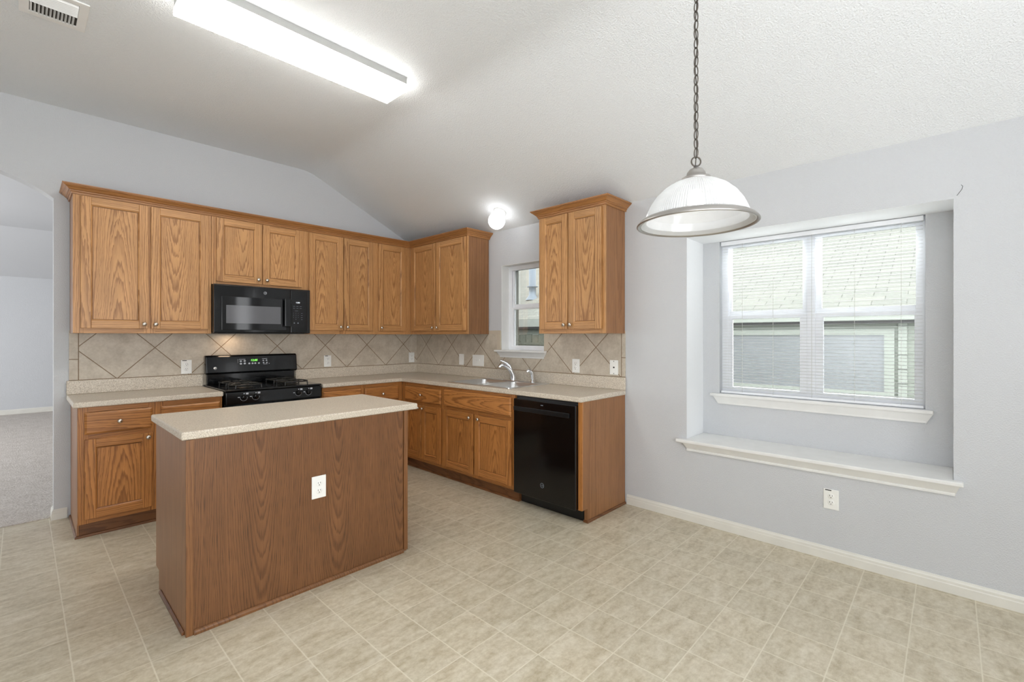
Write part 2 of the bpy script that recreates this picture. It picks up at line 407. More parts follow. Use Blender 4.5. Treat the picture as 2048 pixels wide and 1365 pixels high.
# ------------------------------------------------------------------ mesh builder
class MB:
    def __init__(self): self.v = []; self.f = []; self.m = []; self.s = []
    def add(self, verts, faces, mat=0, smooth=False):
        o = len(self.v); self.v += [tuple(p) for p in verts]
        for fc in faces:
            self.f.append([o + i for i in fc]); self.m.append(mat); self.s.append(smooth)
        return self
    def box(self, x0, x1, y0, y1, z0, z1, mat=0):
        if x0 > x1: x0, x1 = x1, x0
        if y0 > y1: y0, y1 = y1, y0
        if z0 > z1: z0, z1 = z1, z0
        v = [(x, y, z) for z in (z0, z1) for y in (y0, y1) for x in (x0, x1)]
        return self.add(v, [(0, 2, 3, 1), (4, 5, 7, 6), (0, 1, 5, 4), (2, 6, 7, 3), (0, 4, 6, 2), (1, 3, 7, 5)], mat)
    def tube(self, pts, r, seg=10, mat=0, closed=False, cap=True):
        pts = [Vector(p) for p in pts]; n = len(pts)
        rs = r if isinstance(r, (list, tuple)) else [r] * n
        rings = []; prev = None
        for i, p in enumerate(pts):
            if closed: d = pts[(i + 1) % n] - pts[i - 1]
            else: d = pts[min(i + 1, n - 1)] - pts[max(i - 1, 0)]
            d.normalize()
            if prev is None:
                a = Vector((0, 0, 1)) if abs(d.z) < 0.9 else Vector((1, 0, 0))
                e1 = d.cross(a).normalized()
            else:
                e1 = (prev - d * prev.dot(d)).normalized()
            prev = e1; e2 = d.cross(e1)
            rings.append([p + (e1 * math.cos(2 * math.pi * k / seg) + e2 * math.sin(2 * math.pi * k / seg)) * rs[i] for k in range(seg)])
        v = [q for rg in rings for q in rg]; f = []
        for i in range(n if closed else n - 1):
            j = (i + 1) % n
            for k in range(seg):
                l = (k + 1) % seg
                f.append((i * seg + k, i * seg + l, j * seg + l, j * seg + k))
        self.add(v, f, mat, True)
        if cap and not closed:
            self.add(rings[0], [tuple(range(seg))[::-1]], mat); self.add(rings[-1], [tuple(range(seg))], mat)
        return self
    def lathe(self, prof, seg=32, mat=0, frame=None, ribs=None):
        """prof: (radius, height) list around the axis of frame (4x4)"""
        frame = frame or Matrix.Identity(4); v = []; f = []; n = len(prof)
        for i, (r, h) in enumerate(prof):
            for k in range(seg):
                a = 2 * math.pi * k / seg; rr = r
                if ribs and ribs[1] <= i <= ribs[2]: rr = r + (ribs[0] if k % 2 else 0.0)
                v.append(frame @ Vector((rr * math.cos(a), rr * math.sin(a), h)))
        for i in range(n - 1):
            for k in range(seg):
                l = (k + 1) % seg
                f.append((i * seg + k, i * seg + l, (i + 1) * seg + l, (i + 1) * seg + k))
        self.add(v, f, mat, True)
        if prof[0][0] > 1e-5: self.add(v[:seg], [tuple(range(seg))[::-1]], mat)
        if prof[-1][0] > 1e-5: self.add(v[-seg:], [tuple(range(seg))], mat)
        return self
    def disc(self, frame, r0, r1, seg=24, mat=0, sx=1.0):
        """flat ring (r0 inner, r1 outer) in frame's xy plane"""
        v = []; f = []
        if r0 <= 0:
            v = [frame @ Vector((sx * r1 * math.cos(2 * math.pi * k / seg), r1 * math.sin(2 * math.pi * k / seg), 0)) for k in range(seg)]
            return self.add(v, [tuple(range(seg))], mat)
        for r in (r0, r1):
            v += [frame @ Vector((sx * r * math.cos(2 * math.pi * k / seg), r * math.sin(2 * math.pi * k / seg), 0)) for k in range(seg)]
        for k in range(seg):
            l = (k + 1) % seg; f.append((k, l, seg + l, seg + k))
        return self.add(v, f, mat)
    def sweep(self, path, prof, mat=0, closed=False):
        """extrude a profile of (outward, z) along a plan polyline, mitred; outward = right of the heading"""
        n = len(path); rows = []
        for i, p in enumerate(path):
            def rt(a, b):
                d = Vector((b[0] - a[0], b[1] - a[1])).normalized(); return Vector((d.y, -d.x))
            if i == 0: m = rt(path[0], path[1])
            elif i == n - 1: m = rt(path[-2], path[-1])
            else:
                a, b = rt(path[i - 1], p), rt(p, path[i + 1])
                m = (a + b); m = m / (1 + a.dot(b))
            rows.append([(p[0] + m.x * o, p[1] + m.y * o, z) for o, z in prof])
        k = len(prof); v = [q for r in rows for q in r]; f = []
        for i in range(n - 1):
            for j in range(k):
                l = (j + 1) % k
                f.append((i * k + j, i * k + l, (i + 1) * k + l, (i + 1) * k + j))
        f.append(tuple(range(k))[::-1]); f.append(tuple(range((n - 1) * k, n * k)))
        return self.add(v, f, mat)
    def cells(self, xs, ys, z0, z1, keep, mat=0):
        """slab made of the kept cells of a grid, as one skin"""
        idx = {}; v = []; f = []
        def g(i, j, t):
            if (i, j, t) not in idx:
                idx[(i, j, t)] = len(v); v.append((xs[i], ys[j], (z0, z1)[t]))
            return idx[(i, j, t)]
        nx, ny = len(xs) - 1, len(ys) - 1
        K = lambda i, j: 0 <= i < nx and 0 <= j < ny and keep(i, j)
        for i in range(nx):
            for j in range(ny):
                if not K(i, j): continue
                f.append((g(i, j, 1), g(i + 1, j, 1), g(i + 1, j + 1, 1), g(i, j + 1, 1)))
                f.append((g(i, j, 0), g(i, j + 1, 0), g(i + 1, j + 1, 0), g(i + 1, j, 0)))
                if not K(i - 1, j): f.append((g(i, j, 0), g(i, j, 1), g(i, j + 1, 1), g(i, j + 1, 0)))
                if not K(i + 1, j): f.append((g(i + 1, j, 0), g(i + 1, j + 1, 0), g(i + 1, j + 1, 1), g(i + 1, j, 1)))
                if not K(i, j - 1): f.append((g(i, j, 0), g(i + 1, j, 0), g(i + 1, j, 1), g(i, j, 1)))
                if not K(i, j + 1): f.append((g(i, j + 1, 0), g(i, j + 1, 1), g(i + 1, j + 1, 1), g(i + 1, j + 1, 0)))
        return self.add(v, f, mat)
    def map(self, fn):
        self.v = [fn(*p) for p in self.v]; return self
    def build(self, name, mats, parent=None, bevel=0.0, seg=2, fix=True, origin=None):
        if not isinstance(mats, (list, tuple)): mats = [mats]
        lo = [min(p[i] for p in self.v) for i in range(3)]; hi = [max(p[i] for p in self.v) for i in range(3)]
        c = Vector(origin) if origin is not None else Vector([(a + b) / 2 for a, b in zip(lo, hi)])
        me = bpy.data.meshes.new(name)
        me.from_pydata([Vector(p) - c for p in self.v], [], self.f)
        for m in mats: me.materials.append(M[m])
        for p, mi, sm in zip(me.polygons, self.m, self.s): p.material_index = mi; p.use_smooth = sm
        if fix:
            bm = bmesh.new(); bm.from_mesh(me); bmesh.ops.recalc_face_normals(bm, faces=bm.faces); bm.to_mesh(me); bm.free()
        o = bpy.data.objects.new(name, me); COL.objects.link(o)
        WL[o] = c.copy()
        if parent is not None:
            o.parent = parent; o.location = c - WL[parent]
        else: o.location = c
        if bevel > 0:
            b = o.modifiers.new('soft_edges', 'BEVEL'); b.width = bevel; b.segments = seg; b.limit_method = 'ANGLE'; b.angle_limit = math.radians(40)
        return o
WL = {}

def tag(o, label, cat, group=None, kind=None):
    o['label'] = label; o['category'] = cat
    if group: o['group'] = group
    if kind: o['kind'] = kind
    return o
def thing(name, label, cat, loc, group=None):
    o = bpy.data.objects.new(name, None); COL.objects.link(o)
    o.empty_display_size = 0.05; o.location = loc; WL[o] = Vector(loc)
    return tag(o, label, cat, group)
def struct(o):
    o['kind'] = 'structure'; return o

BACK = lambda s, d, z: (s, -d, z)          # s along the wall to the right, d out from the wall
RIGHT = lambda s, d, z: (-d, -s, z)
def wframe(wf, s, d, z):
    """frame on a wall: x right, y up, z out of the wall"""
    o = Vector(wf(s, d, z)); ex = Vector(wf(s + 1, d, z)) - o; ez = Vector(wf(s, d + 1, z)) - o
    return Matrix((( ex.x, 0, ez.x, o.x), (ex.y, 0, ez.y, o.y), (0, 1, 0, o.z), (0, 0, 0, 1)))

def text_mesh(mb, txt, frame, size, mat=0, shear=0.0, depth=0.0004):
    cu = bpy.data.curves.new('lettering', 'FONT'); cu.body = txt; cu.size = size; cu.align_x = 'CENTER'; cu.align_y = 'CENTER'; cu.shear = shear
    cu.extrude = depth; cu.resolution_u = 3
    ob = bpy.data.objects.new('lettering', cu); COL.objects.link(ob)
    bpy.context.view_layer.update()
    me = ob.to_mesh()
    mb.add([frame @ v.co for v in me.vertices], [tuple(p.vertices) for p in me.polygons], mat)
    ob.to_mesh_clear(); bpy.data.objects.remove(ob); bpy.data.curves.remove(cu)

# ------------------------------------------------------------------ the room
ZW, ZC, XB = 2.422, 3.042, -1.315       # eave wall height, flat ceiling, break line
XL, YF = -5.4, -6.3                     # unseen side and front walls
LY, LXL = 6.95, -7.0                    # living room beyond the arch

ax0, ax1 = -4.21, -3.19
struct(MB().box(XL, 0.0, YF, 0.069, -0.1, 0.0).build('floor', 'floor', origin=(0, 0, 0)))
cp = MB().cells([LXL + .002, ax0 + .002, ax1 - .016, -0.122], [0.07, 0.122, LY - .002], -0.1, 0.006, lambda i, j: j == 1 or i == 1).build('carpet', 'carpet', origin=(0, 0, 0))
tag(cp, 'pale beige carpet seen on the floor beyond the arched opening', 'carpet', kind='stuff')

# back wall with the arched opening (segmental arch)
def arch_z(x): return 1.712 + math.sqrt(max(0.0, 0.826 ** 2 - (x + 3.70) ** 2))
ax0, ax1 = -4.21, -3.19
mb = MB(); n = 28
xs = [ax0 + (ax1 - ax0) * i / n for i in range(n + 1)]
def slope_z(x): return ZW + (ZC - ZW) * x / XB
BRK = []
for i in range(13):
    q = i / 12; xa, xb = XB - 0.11, XB + 0.11; za, zb = ZC, slope_z(XB + 0.11)
    BRK.append(((1 - q) ** 2 * xa + 2 * q * (1 - q) * XB + q * q * xb, (1 - q) ** 2 * za + 2 * q * (1 - q) * ZC + q * q * zb))
prof = [(XL, 0), (ax0, 0)] + [(x, arch_z(x)) for x in xs] + [(ax1, 0), (0.0, 0), (0.0, ZW)] + BRK[::-1] + [(XL, ZC)]
k = len(prof)
v = [(x, 0.0, z) for x, z in prof] + [(x, 0.12, z) for x, z in prof]
mb.add(v, [tuple(range(k)), tuple(range(k, 2 * k))[::-1]] + [(i, (i + 1) % k, k + (i + 1) % k, k + i) for i in range(k)])
struct(mb.build('wall_back', 'wall', origin=(0, 0, 0)))

# right wall: recess for the dining window and the opening of the small kitchen window
RY0, RY1, RZ0, RZ1, RD = -4.795, -3.376, 0.572, 2.070, 0.31
WY0, WY1, WZ0, WZ1 = -4.675, -3.500, 0.915, 2.068
KY0, KY1, KZ0, KZ1 = -2.030, -1.466, 1.205, 2.065
def wall_grid(y_s, z_s, x0, x1, keep):
    mb = MB(); mb.cells(y_s, z_s, x0, x1, keep); return mb.map(lambda a, b, c: (c, a, b))
ys = [YF, RY0, RY1, KY0, KY1, 0.12]; zs = [0, RZ0, KZ0, KZ1, RZ1, ZW]
def keep(i, j):
    if i == 1 and 1 <= j <= 3: return False
    if i == 3 and j == 2: return False
    return True
mb = wall_grid(ys, zs, 0.0, 0.17, keep)
# back plane of the recess with the window opening, and the recess jambs, head and floor
yb = [RY0 - 0.1, RY0, WY0, WY1, RY1, RY1 + 0.1]; zb = [RZ0 - 0.1, RZ0, WZ0, WZ1, RZ1, RZ1 + 0.1]
m2 = wall_grid(yb, zb, RD, RD + 0.14, lambda i, j: not (i == 2 and j == 2))
mb.add(m2.v, m2.f)
m3 = wall_grid(yb, zb, 0.17, RD, lambda i, j: not (1 <= i <= 3 and 1 <= j <= 3))
mb.add(m3.v, m3.f)
for fi, fc in enumerate(mb.f):           # window light on the recess jambs and head put into a paler paint
    p = [mb.v[q] for q in fc]; c = [sum(q[i] for q in p) / len(p) for i in range(3)]
    flat = [max(q[i] for q in p) - min(q[i] for q in p) < 1e-6 for i in range(3)]
    if 0 < c[0] < RD - .001 and RY0 - .001 < c[1] < RY1 + .001 and RZ0 < c[2] < RZ1 + .001 and (flat[1] or flat[2]): mb.m[fi] = 1
struct(mb.build('wall_right', ['wall', 'reveal'], origin=(0, 0, 0)))

MB().tube([(-.0004, -4.807, 2.083), (-.0004, -4.826, 2.112), (-.0004, -4.829, 2.128), (-.0004, -4.823, 2.136)], 0.0011, 5).build('crack', 'slot', bpy.data.objects['wall_right'])

# ceiling: flat part and the slope that comes down to the window wall
mb = MB()
prof = [(XL, ZC)] + BRK + [(0.0, ZW), (0.17, ZW), (0.17, ZW + 0.1), (XB, ZC + 0.1), (XL, ZC + 0.1)]
k = len(prof)
v = [(x, YF, z) for x, z in prof] + [(x, 0.12, z) for x, z in prof]
mb.add(v, [tuple(range(k)), tuple(range(k, 2 * k))[::-1]] + [(i, (i + 1) % k, k + (i + 1) % k, k + i) for i in range(k)])
struct(mb.build('ceiling', 'ceiling', origin=(0, 0, 0)))

# walls behind the camera, with added openings for the fill light and a tall sidelight
mb = MB()
xs_ = [XL, -5.0, -1.8, -0.42, -0.16, 0.17]; zs_ = [0, 0.2, 2.3, ZC + 0.1]
mb.cells(xs_, zs_, YF - 0.14, YF, lambda i, j: not (j == 1 and i in (1, 3))).map(lambda a, b, c: (a, c, b))
struct(mb.build('wall_front', 'wall', origin=(0, 0, 0)))
mb = MB(); mb.cells([YF - 0.14, -6.15, -4.85, 0.0], [0, 0.75, 2.15, ZC + 0.1], XL - 0.14, XL, lambda i, j: not (i == 1 and j == 1)).map(lambda a, b, c: (c, a, b))
struct(mb.build('wall_left', 'wall', origin=(0, 0, 0)))

# living room shell beyond the arch
mb = MB()
mb.box(LXL, 0.0, LY, LY + 0.12, 0, 2.60)
struct(mb.build('wall_living_far', 'wall', origin=(0, 0, 0)))
struct(MB().box(-0.12, 0.0, 0.12, LY, 0, 3.1).build('wall_living_right', 'wall', origin=(0, 0, 0)))
struct(MB().box(LXL - 0.12, LXL, 0.0, LY + .12, 0, 3.1).build('wall_living_left', 'wall', origin=(0, 0, 0)))
struct(MB().box(LXL, XL, 0.0, 0.12, 0, 3.1).build('wall_living_near', 'wall', origin=(0, 0, 0)))
mb = MB()
prof = [(0.12, ZC), (5.75, ZC), (LY, 2.375), (LY, 2.5), (5.75, ZC + 0.1), (0.12, ZC + 0.1)]; k = len(prof)
v = [(LXL, y, z) for y, z in prof] + [(0.0, y, z) for y, z in prof]
mb.add(v, [tuple(range(k)), tuple(range(k, 2 * k))[::-1]] + [(i, (i + 1) % k, k + (i + 1) % k, k + i) for i in range(k)])
struct(mb.build('ceiling_living', 'wall', origin=(0, 0, 0)))

# baseboards
BB = [(0, 0), (0.013, 0), (0.013, 0.045), (0.011, 0.050), (0.011, 0.062), (0.006, 0.070), (0.004, 0.076), (0, 0.076)]
struct(MB().sweep([(0.0, -2.889), (0.0, YF)], BB).build('baseboard_right', 'baseboard'))
struct(MB().sweep([(ax1, 0.12), (ax1, 0.0), (-3.118, 0.0)], BB).build('baseboard_back', 'baseboard'))
struct(MB().sweep([(LXL, LY), (-0.12, LY)], [(o, z * 1.1 + 0.006) for o, z in BB]).build('baseboard_living', 'baseboard'))

# ------------------------------------------------------------------ windows
def window(name, y0, y1, z0, z1, xg, units, rail, fw, parent_x):
    """vinyl single-hung units in an opening; xg glass plane"""
    mb = MB()
    mb.cells([y0, y0 + fw * .5, y1 - fw * .5, y1], [z0, z0 + fw * .5, z1 - fw * .5, z1], xg - 0.03, xg + 0.012, lambda i, j: not (i == 1 and j == 1)).map(lambda a, b, c: (c, a, b))
    w = struct(mb.build(name, 'vinyl', bevel=0.002))
    for (a, b) in units:
        r0, r1 = rail
        m = MB(); m.cells([a - 0.035, a, b, b + 0.035], [r1 - 0.03, r1, z1 - 0.04, z1 - 0.005], xg - 0.005, xg + 0.015, lambda i, j: not (i == 1 and j == 1)).map(lambda p, q, r: (r, p, q))
        m.build('upper_sash', 'vinyl', w, bevel=0.002)
        m = MB(); m.cells([a - 0.035, a + 0.012, b - 0.012, b + 0.035], [z0 + 0.008, z0 + 0.05, r0, r1 - 0.031], xg - 0.028, xg - 0.006, lambda i, j: not (i == 1 and j == 1)).map(lambda p, q, r: (r, p, q))
        m.build('lower_sash', 'vinyl', w, bevel=0.002)
        MB().box(xg + 0.003, xg + 0.006, a - .005, b + .005, r1 - 0.005, z1 - 0.035).build('pane', 'glass', w)
        MB().box(xg - 0.020, xg - 0.016, a + .006, b - .006, z0 + 0.045, r0 + 0.005).build('pane', 'glass', w)
    return w

def sill(parent, y0, y1, ztop, th, x_wall, x_in, nose, ap0, ap_y0, ap_y1, zap, mat='trim'):
    """stool with rounded nose and a splayed apron below; x_wall = face of the wall below it"""
    mb = MB()
    a, b = x_wall - nose, x_in
    mb.cells([a, x_wall, b], [y0, ap0[0], ap0[1], y1], ztop - th, ztop, lambda i, j: i == 0 or j == 1)
    o1 = mb.build('sill_board', mat, parent, bevel=0.006)
    zt = ztop - th
    mb = MB()
    xo = x_wall - nose * 0.75
    yl, yr = ap_y0, ap_y1
    e = (zt - zap) * 0.55
    v = [(x_wall, yl - e, zt), (xo, yl - e, zt), (x_wall - .012, yl, zap + 0.012), (x_wall - .012, yl, zap), (x_wall, yl, zap),
         (x_wall, yr + e, zt), (xo, yr + e, zt), (x_wall - .012, yr, zap + 0.012), (x_wall - .012, yr, zap), (x_wall, yr, zap)]
    mb.add(v, [(0, 1, 2, 3, 4), (9, 8, 7, 6, 5), (0, 5, 6, 1), (1, 6, 7, 2), (2, 7, 8, 3), (3, 8, 9, 4), (4, 9, 5, 0)])
    mb.build('apron', mat, parent, bevel=0.002)

w1 = window('window_1', WY0, WY1, WZ0, WZ1, 0.395, [(-4.636, -4.145), (-4.032, -3.562)], (1.479, 1.539), 0.09, 0.31)
m = MB().box(0.36, 0.408, -4.112, -4.064, WZ0 + .04, WZ1 - .04); m.build('mullion', 'vinyl', w1, bevel=0.002)
sill(w1, -4.712, -3.438, 0.914, 0.022, RD, 0.366, 0.034, (WY0, WY1), -4.679, -3.491, 0.836)
w2 = window('window_2', KY0, KY1, KZ0, KZ1, 0.135, [(-1.962, -1.527)], (1.621, 1.675), 0.09, 0.0)
m = MB(); m.cells([KY0, KY0 + .004, KY1 - .004, KY1], [KZ0, KZ1 - .004, KZ1], 0.002, 0.104, lambda i, j: j == 1 or i != 1).map(lambda a, b, c: (c, a, b))
m.build('jamb_liner', 'trim', w2)
sill(w2, -2.063, -1.397, 1.211, 0.020, 0.0, 0.105, 0.045, (KY0, KY1), -2.030, -1.452, 1.137)

# ledge across the bottom of the recess
led = thing('window_ledge', 'long white painted ledge with angled molding across the bottom of the window recess', 'ledge', (0, (RY0 + RY1) / 2, RZ0))
mb = MB(); mb.cells([-0.052, 0.0, RD], [-4.832, RY0, RY1, -3.312], RZ0, 0.596, lambda i, j: i == 0 or j == 1)
mb.build('ledge_board', 'trim', led, bevel=0.006)
mb = MB(); x0 = -0.040
v = []
for y, e in ((-4.800, -0.018), (-3.380, 0.018)):
    v += [(0, y + e, RZ0), (x0, y + e, RZ0), (-.010, y, 0.528), (-.014, y, 0.524), (-.014, y, 0.514), (0, y, 0.514)]
mb.add(v, [(0, 1, 2, 3, 4, 5), (11, 10, 9, 8, 7, 6)] + [(i, (i + 1) % 6, 6 + (i + 1) % 6, 6 + i) for i in range(6)])
mb.build('ledge_molding', 'trim', led)

# mini blind in front of the dining window
bl = thing('window_blind', 'white horizontal mini blind, slats open, across the wide double window', 'blind', (0.33, (WY0 + WY1) / 2, WZ0))
by0, by1 = WY0 + 0.008, WY1 - 0.008
MB().box(0.318, 0.345, by0, by1, 2.036, 2.066).build('headrail', 'vinyl', bl, bevel=0.002)
mb = MB(); nsl = 51
for i in range(nsl):
    z = 0.957 + (2.030 - 0.957) * i / (nsl - 1); a = math.radians(4)
    pr = []
    for t_ in (-1, -0.33, 0.33, 1):
        dx = 0.0125 * t_; pr.append((0.3315 + dx * math.cos(a), z + dx * math.sin(a) + 0.0012 * (1 - t_ * t_)))
    for q, r in zip(pr[:-1], pr[1:]):
        mb.add([(q[0], by0 + .004, q[1]), (q[0], by1 - .004, q[1]), (r[0], by1 - .004, r[1]), (r[0], by0 + .004, r[1])], [(0, 1, 2, 3)], 0, True)
sl = mb.build('slat_curtain', 'blind', bl, fix=False)
pass
MB().box(0.321, 0.343, by0, by1, 0.918, 0.934).build('bottom_rail', 'vinyl', bl, bevel=0.002)
for y in (-3.66, -3.865, -4.10, -4.335, -4.565):
    MB().tube([(0.3185, y, 0.93), (0.3185, y, 2.04)], 0.0011, 5).build('ladder_cord', 'cord', bl)

# ------------------------------------------------------------------ tile backsplash
def slab_uv(name, axis_builder, mat): pass
mb = MB().box(-3.109, -0.011, -0.011, -0.0015, 0.914, 1.392)
o = mb.build('tile_backsplash', 'tile_back', origin=(0, 0, 0))
tag(o, 'diagonal beige tile backsplash on the wall behind the black range', 'backsplash')
mb = MB(); mb.cells([-2.876, -2.078, KY0 - .001, KY1 + .001, -0.0015], [0.914, 1.136, 1.372, 1.392], -0.011, -0.0015, lambda i, j: not (i == 2 and j >= 1) and not (i in (1,) and j == 9)).map(lambda a, b, c: (c, a, b))
o = mb.build('tile_backsplash', ['tile_right'], origin=(0, 0, 0))
tag(o, 'diagonal beige tile backsplash on the wall behind the sink and faucet', 'backsplash')
# square border tiles beside and above, next to the small window
m = MB(); m.box(-0.013, -0.0015, -1.464, -1.412, 1.215, 1.372).box(-0.013, -0.0015, -1.462, -1.292, 1.374, 1.408)
m.build('border_tile', 'tile_border', o, bevel=0.002)
m = MB(); m.box(-0.013, -0.0015, -2.084, -2.033, 1.215, 1.369)
m.build('border_tile', 'tile_border', o, bevel=0.002)

# ------------------------------------------------------------------ cabinets
def knob(parent, wf, s, d, z):
    mb = MB(); mb.lathe([(0.0055, 0.0), (0.0055, 0.010), (0.008, 0.013), (0.0145, 0.017), (0.0155, 0.022), (0.012, 0.027), (0.005, 0.029), (0.0, 0.0295)], 16, 0, wframe(wf, s, d, z))
    mb.build('knob', 'nickel', parent)

def door(parent, wf, s0, s1, z0, z1, d, kn=None, mats=('oak_v', 'oak_h', 'oak_panel', 'groove'), st=0.056):
    mb = MB(); D0, D1, DP = d, d + 0.019, d + 0.009
    mb.box(s0, s0 + st, D0, D1, z0, z1, 0); mb.box(s1 - st, s1, D0, D1, z0, z1, 0)
    mb.box(s0 + st, s1 - st, D0, D1 - .0006, z0, z0 + st, 1); mb.box(s0 + st, s1 - st, D0, D1 - .0006, z1 - st, z1, 1)
    mb.box(s0 + st - .002, s1 - st + .002, D0, DP, z0 + st - .002, z1 - st + .002, 2)
    # moulded sticking around the inside of the frame
    a, b, c, e = s0 + st, s1 - st, z0 + st, z1 - st; w = 0.007
    o_ = [(a, c), (b, c), (b, e), (a, e)]; i_ = [(a + w, c + w), (b - w, c + w), (b - w, e - w), (a + w, e - w)]
    v = [(p[0], D1 - .003, p[1]) for p in o_] + [(p[0], DP + .0012, p[1]) for p in i_] + [(p[0], DP + .0002, p[1]) for p in i_]
    w2_ = 0.0028
    i2 = [(a + w + w2_, c + w + w2_), (b - w - w2_, c + w + w2_), (b - w - w2_, e - w - w2_), (a + w + w2_, e - w - w2_)]
    v += [(p[0], DP + .0002, p[1]) for p in i2]
    for i in range(4):
        j = (i + 1) % 4
        mb.add([v[i], v[j], v[4 + j], v[4 + i]], [(0, 1, 2, 3)], 0 if i % 2 else 1)
        mb.add([v[4 + i], v[4 + j], v[8 + j], v[8 + i]], [(0, 1, 2, 3)], 3)
        mb.add([v[8 + i], v[8 + j], v[12 + j], v[12 + i]], [(0, 1, 2, 3)], 3)
    mb.map(wf)
    o = mb.build('door', mats, parent, bevel=0.0022)
    if kn: knob(o, wf, kn[0], D1, kn[1])
    return o

def drawer(parent, wf, s0, s1, z0, z1, d, kn=None, mat='base_h', name='drawer'):
    mb = MB(); w = 0.012
    a = [(s0, z0), (s1, z0), (s1, z1), (s0, z1)]; b = [(s0 + w, z0 + w), (s1 - w, z0 + w), (s1 - w, z1 - w), (s0 + w, z1 - w)]
    v = [(p[0], d, p[1]) for p in a] + [(p[0], d + .011, p[1]) for p in a] + [(p[0], d + .019, p[1]) for p in b]
    f = [(0, 3, 2, 1)] + [(i, (i + 1) % 4, 4 + (i + 1) % 4, 4 + i) for i in range(4)] + [(4 + i, 4 + (i + 1) % 4, 8 + (i + 1) % 4, 8 + i) for i in range(4)] + [(8, 9, 10, 11)]
    mb.add(v, f).map(wf)
    o = mb.build(name, mat, parent, bevel=0.001)
    if kn: knob(o, wf, kn[0], d + .019, kn[1])
    return o

def face_frame(parent, wf, s0, s1, z0, z1, D, stiles, rails, mats):
    mb = MB()
    for a, b in stiles: mb.box(a, b, D - .019, D, z0, z1, 0)
    ss = sorted(stiles)
    for a, b in rails: mb.box(s0 + .002, s1 - .002, D - .0185, D - .0004, a + .0004, b - .0004, 1)
    mb.map(wf); return mb.build('face_frame', mats, parent, bevel=0.001)

def wall_cab(label, wf, s0, s1, z0, z1, doors, stiles, side='side'):
    D = 0.305
    t = thing('wall_cabinet', label, 'cabinet', wf((s0 + s1) / 2, 0.0, z0))
    MB().box(s0, s1, 0.011, D - .019, z0 + (0 if z0 > 1.5 else .0), z1).map(wf).build('carcass', side, t)
    face_frame(t, wf, s0, s1, z0, z1, D, stiles, [(z0, z0 + .045), (z1 - .03, z1)], ('oak_v', 'oak_h'))
    for (a, b, ks) in doors:
        door(t, wf, a, b, z0 + .036 - (.012 if z0 > 1.5 else 0), 2.344, D + .003, (ks, z0 + .070 - (.008 if z0 > 1.5 else 0)))
    return t
ZU0, ZU1 = 1.371, 2.360
wall_cab('wide oak wall cabinet at the archway end, left of the microwave', BACK, -3.105, -2.266, ZU0, ZU1,
         [(-3.066, -2.685, -2.712), (-2.669, -2.290, -2.642)], [(-3.105, -3.05), (-2.71, -2.64), (-2.31, -2.266)])
wall_cab('short oak wall cabinet with two doors directly above the black microwave', BACK, -2.264, -1.467, 1.786, ZU1,
         [(-2.232, -1.881, -1.912), (-1.872, -1.530, -1.842)], [(-2.264, -2.21), (-1.90, -1.85), (-1.55, -1.467)])
wall_cab('three-door oak wall cabinet right of the microwave, running into the corner', BACK, -1.465, -0.305, ZU0, ZU1,
         [(-1.460, -1.118, -1.150), (-1.110, -0.779, -1.078), (-0.719, -0.380, -0.690)], [(-1.465, -1.44), (-1.15, -1.08), (-0.80, -0.70), (-0.40, -0.305)])
wall_cab('oak wall cabinet in the corner, left of the small sink window', RIGHT, 0.306, 1.290, ZU0, ZU1,
         [(0.361, 0.788, 0.760), (0.809, 1.276, 0.840)], [(0.306, 0.38), (0.77, 0.83), (1.25, 1.290)])
wall_cab('narrow oak wall cabinet hanging alone right of the small sink window', RIGHT, 2.220, 2.874, ZU0, ZU1,
         [(2.250, 2.534, 2.507), (2.543, 2.851, 2.570)], [(2.220, 2.27), (2.51, 2.57), (2.83, 2.874)])

CR = [(0, 2.352), (0.007, 2.352), (0.009, 2.360), (0.009, 2.366), (0.015, 2.369), (0.016, 2.376), (0.022, 2.379), (0.030, 2.388), (0.042, 2.398), (0.049, 2.402), (0.049, 2.405), (0.055, 2.407), (0.056, 2.415), (0, 2.415)]
o = MB().sweep([(-3.1055, -0.001), (-3.1055, -0.3055), (-0.3055, -0.3055), (-0.3055, -1.2905), (-0.001, -1.2905)], CR).build('crown_molding', 'crown')
tag(o, 'long oak crown molding running along the wall cabinets and around the corner', 'molding')
o = MB().sweep([(-0.001, -2.2195), (-0.3055, -2.2195), (-0.3055, -2.8745), (-0.001, -2.8745)], CR).build('crown_molding', 'crown')
tag(o, 'short oak crown molding wrapping the narrow cabinet right of the small window', 'molding')

ZB1 = 0.876
SHOE = [(0, 0), (0.011, 0), (0.011, 0.009), (0.008, 0.015), (0.003, 0.018), (0, 0.018)]
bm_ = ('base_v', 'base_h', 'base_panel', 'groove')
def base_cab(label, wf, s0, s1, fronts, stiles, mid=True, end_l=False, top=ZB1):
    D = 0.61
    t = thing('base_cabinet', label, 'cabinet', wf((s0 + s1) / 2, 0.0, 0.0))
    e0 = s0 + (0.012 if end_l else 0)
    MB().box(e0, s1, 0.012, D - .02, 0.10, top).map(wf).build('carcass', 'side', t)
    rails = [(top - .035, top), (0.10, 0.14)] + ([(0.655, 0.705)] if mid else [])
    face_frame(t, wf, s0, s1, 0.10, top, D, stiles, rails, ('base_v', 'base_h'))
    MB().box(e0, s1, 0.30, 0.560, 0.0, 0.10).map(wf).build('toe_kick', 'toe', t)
    for fr in fronts:
        if fr[0] == 'door': door(t, wf, fr[1], fr[2], 0.133, 0.662, D + .003, fr[3], bm_)
        elif fr[0] == 'drawer': drawer(t, wf, fr[1], fr[2], 0.695, 0.840, D + .003, fr[3])
        else: drawer(t, wf, fr[1], fr[2], 0.695, 0.850, D + .003, None, name='false_front')
    return t, e0
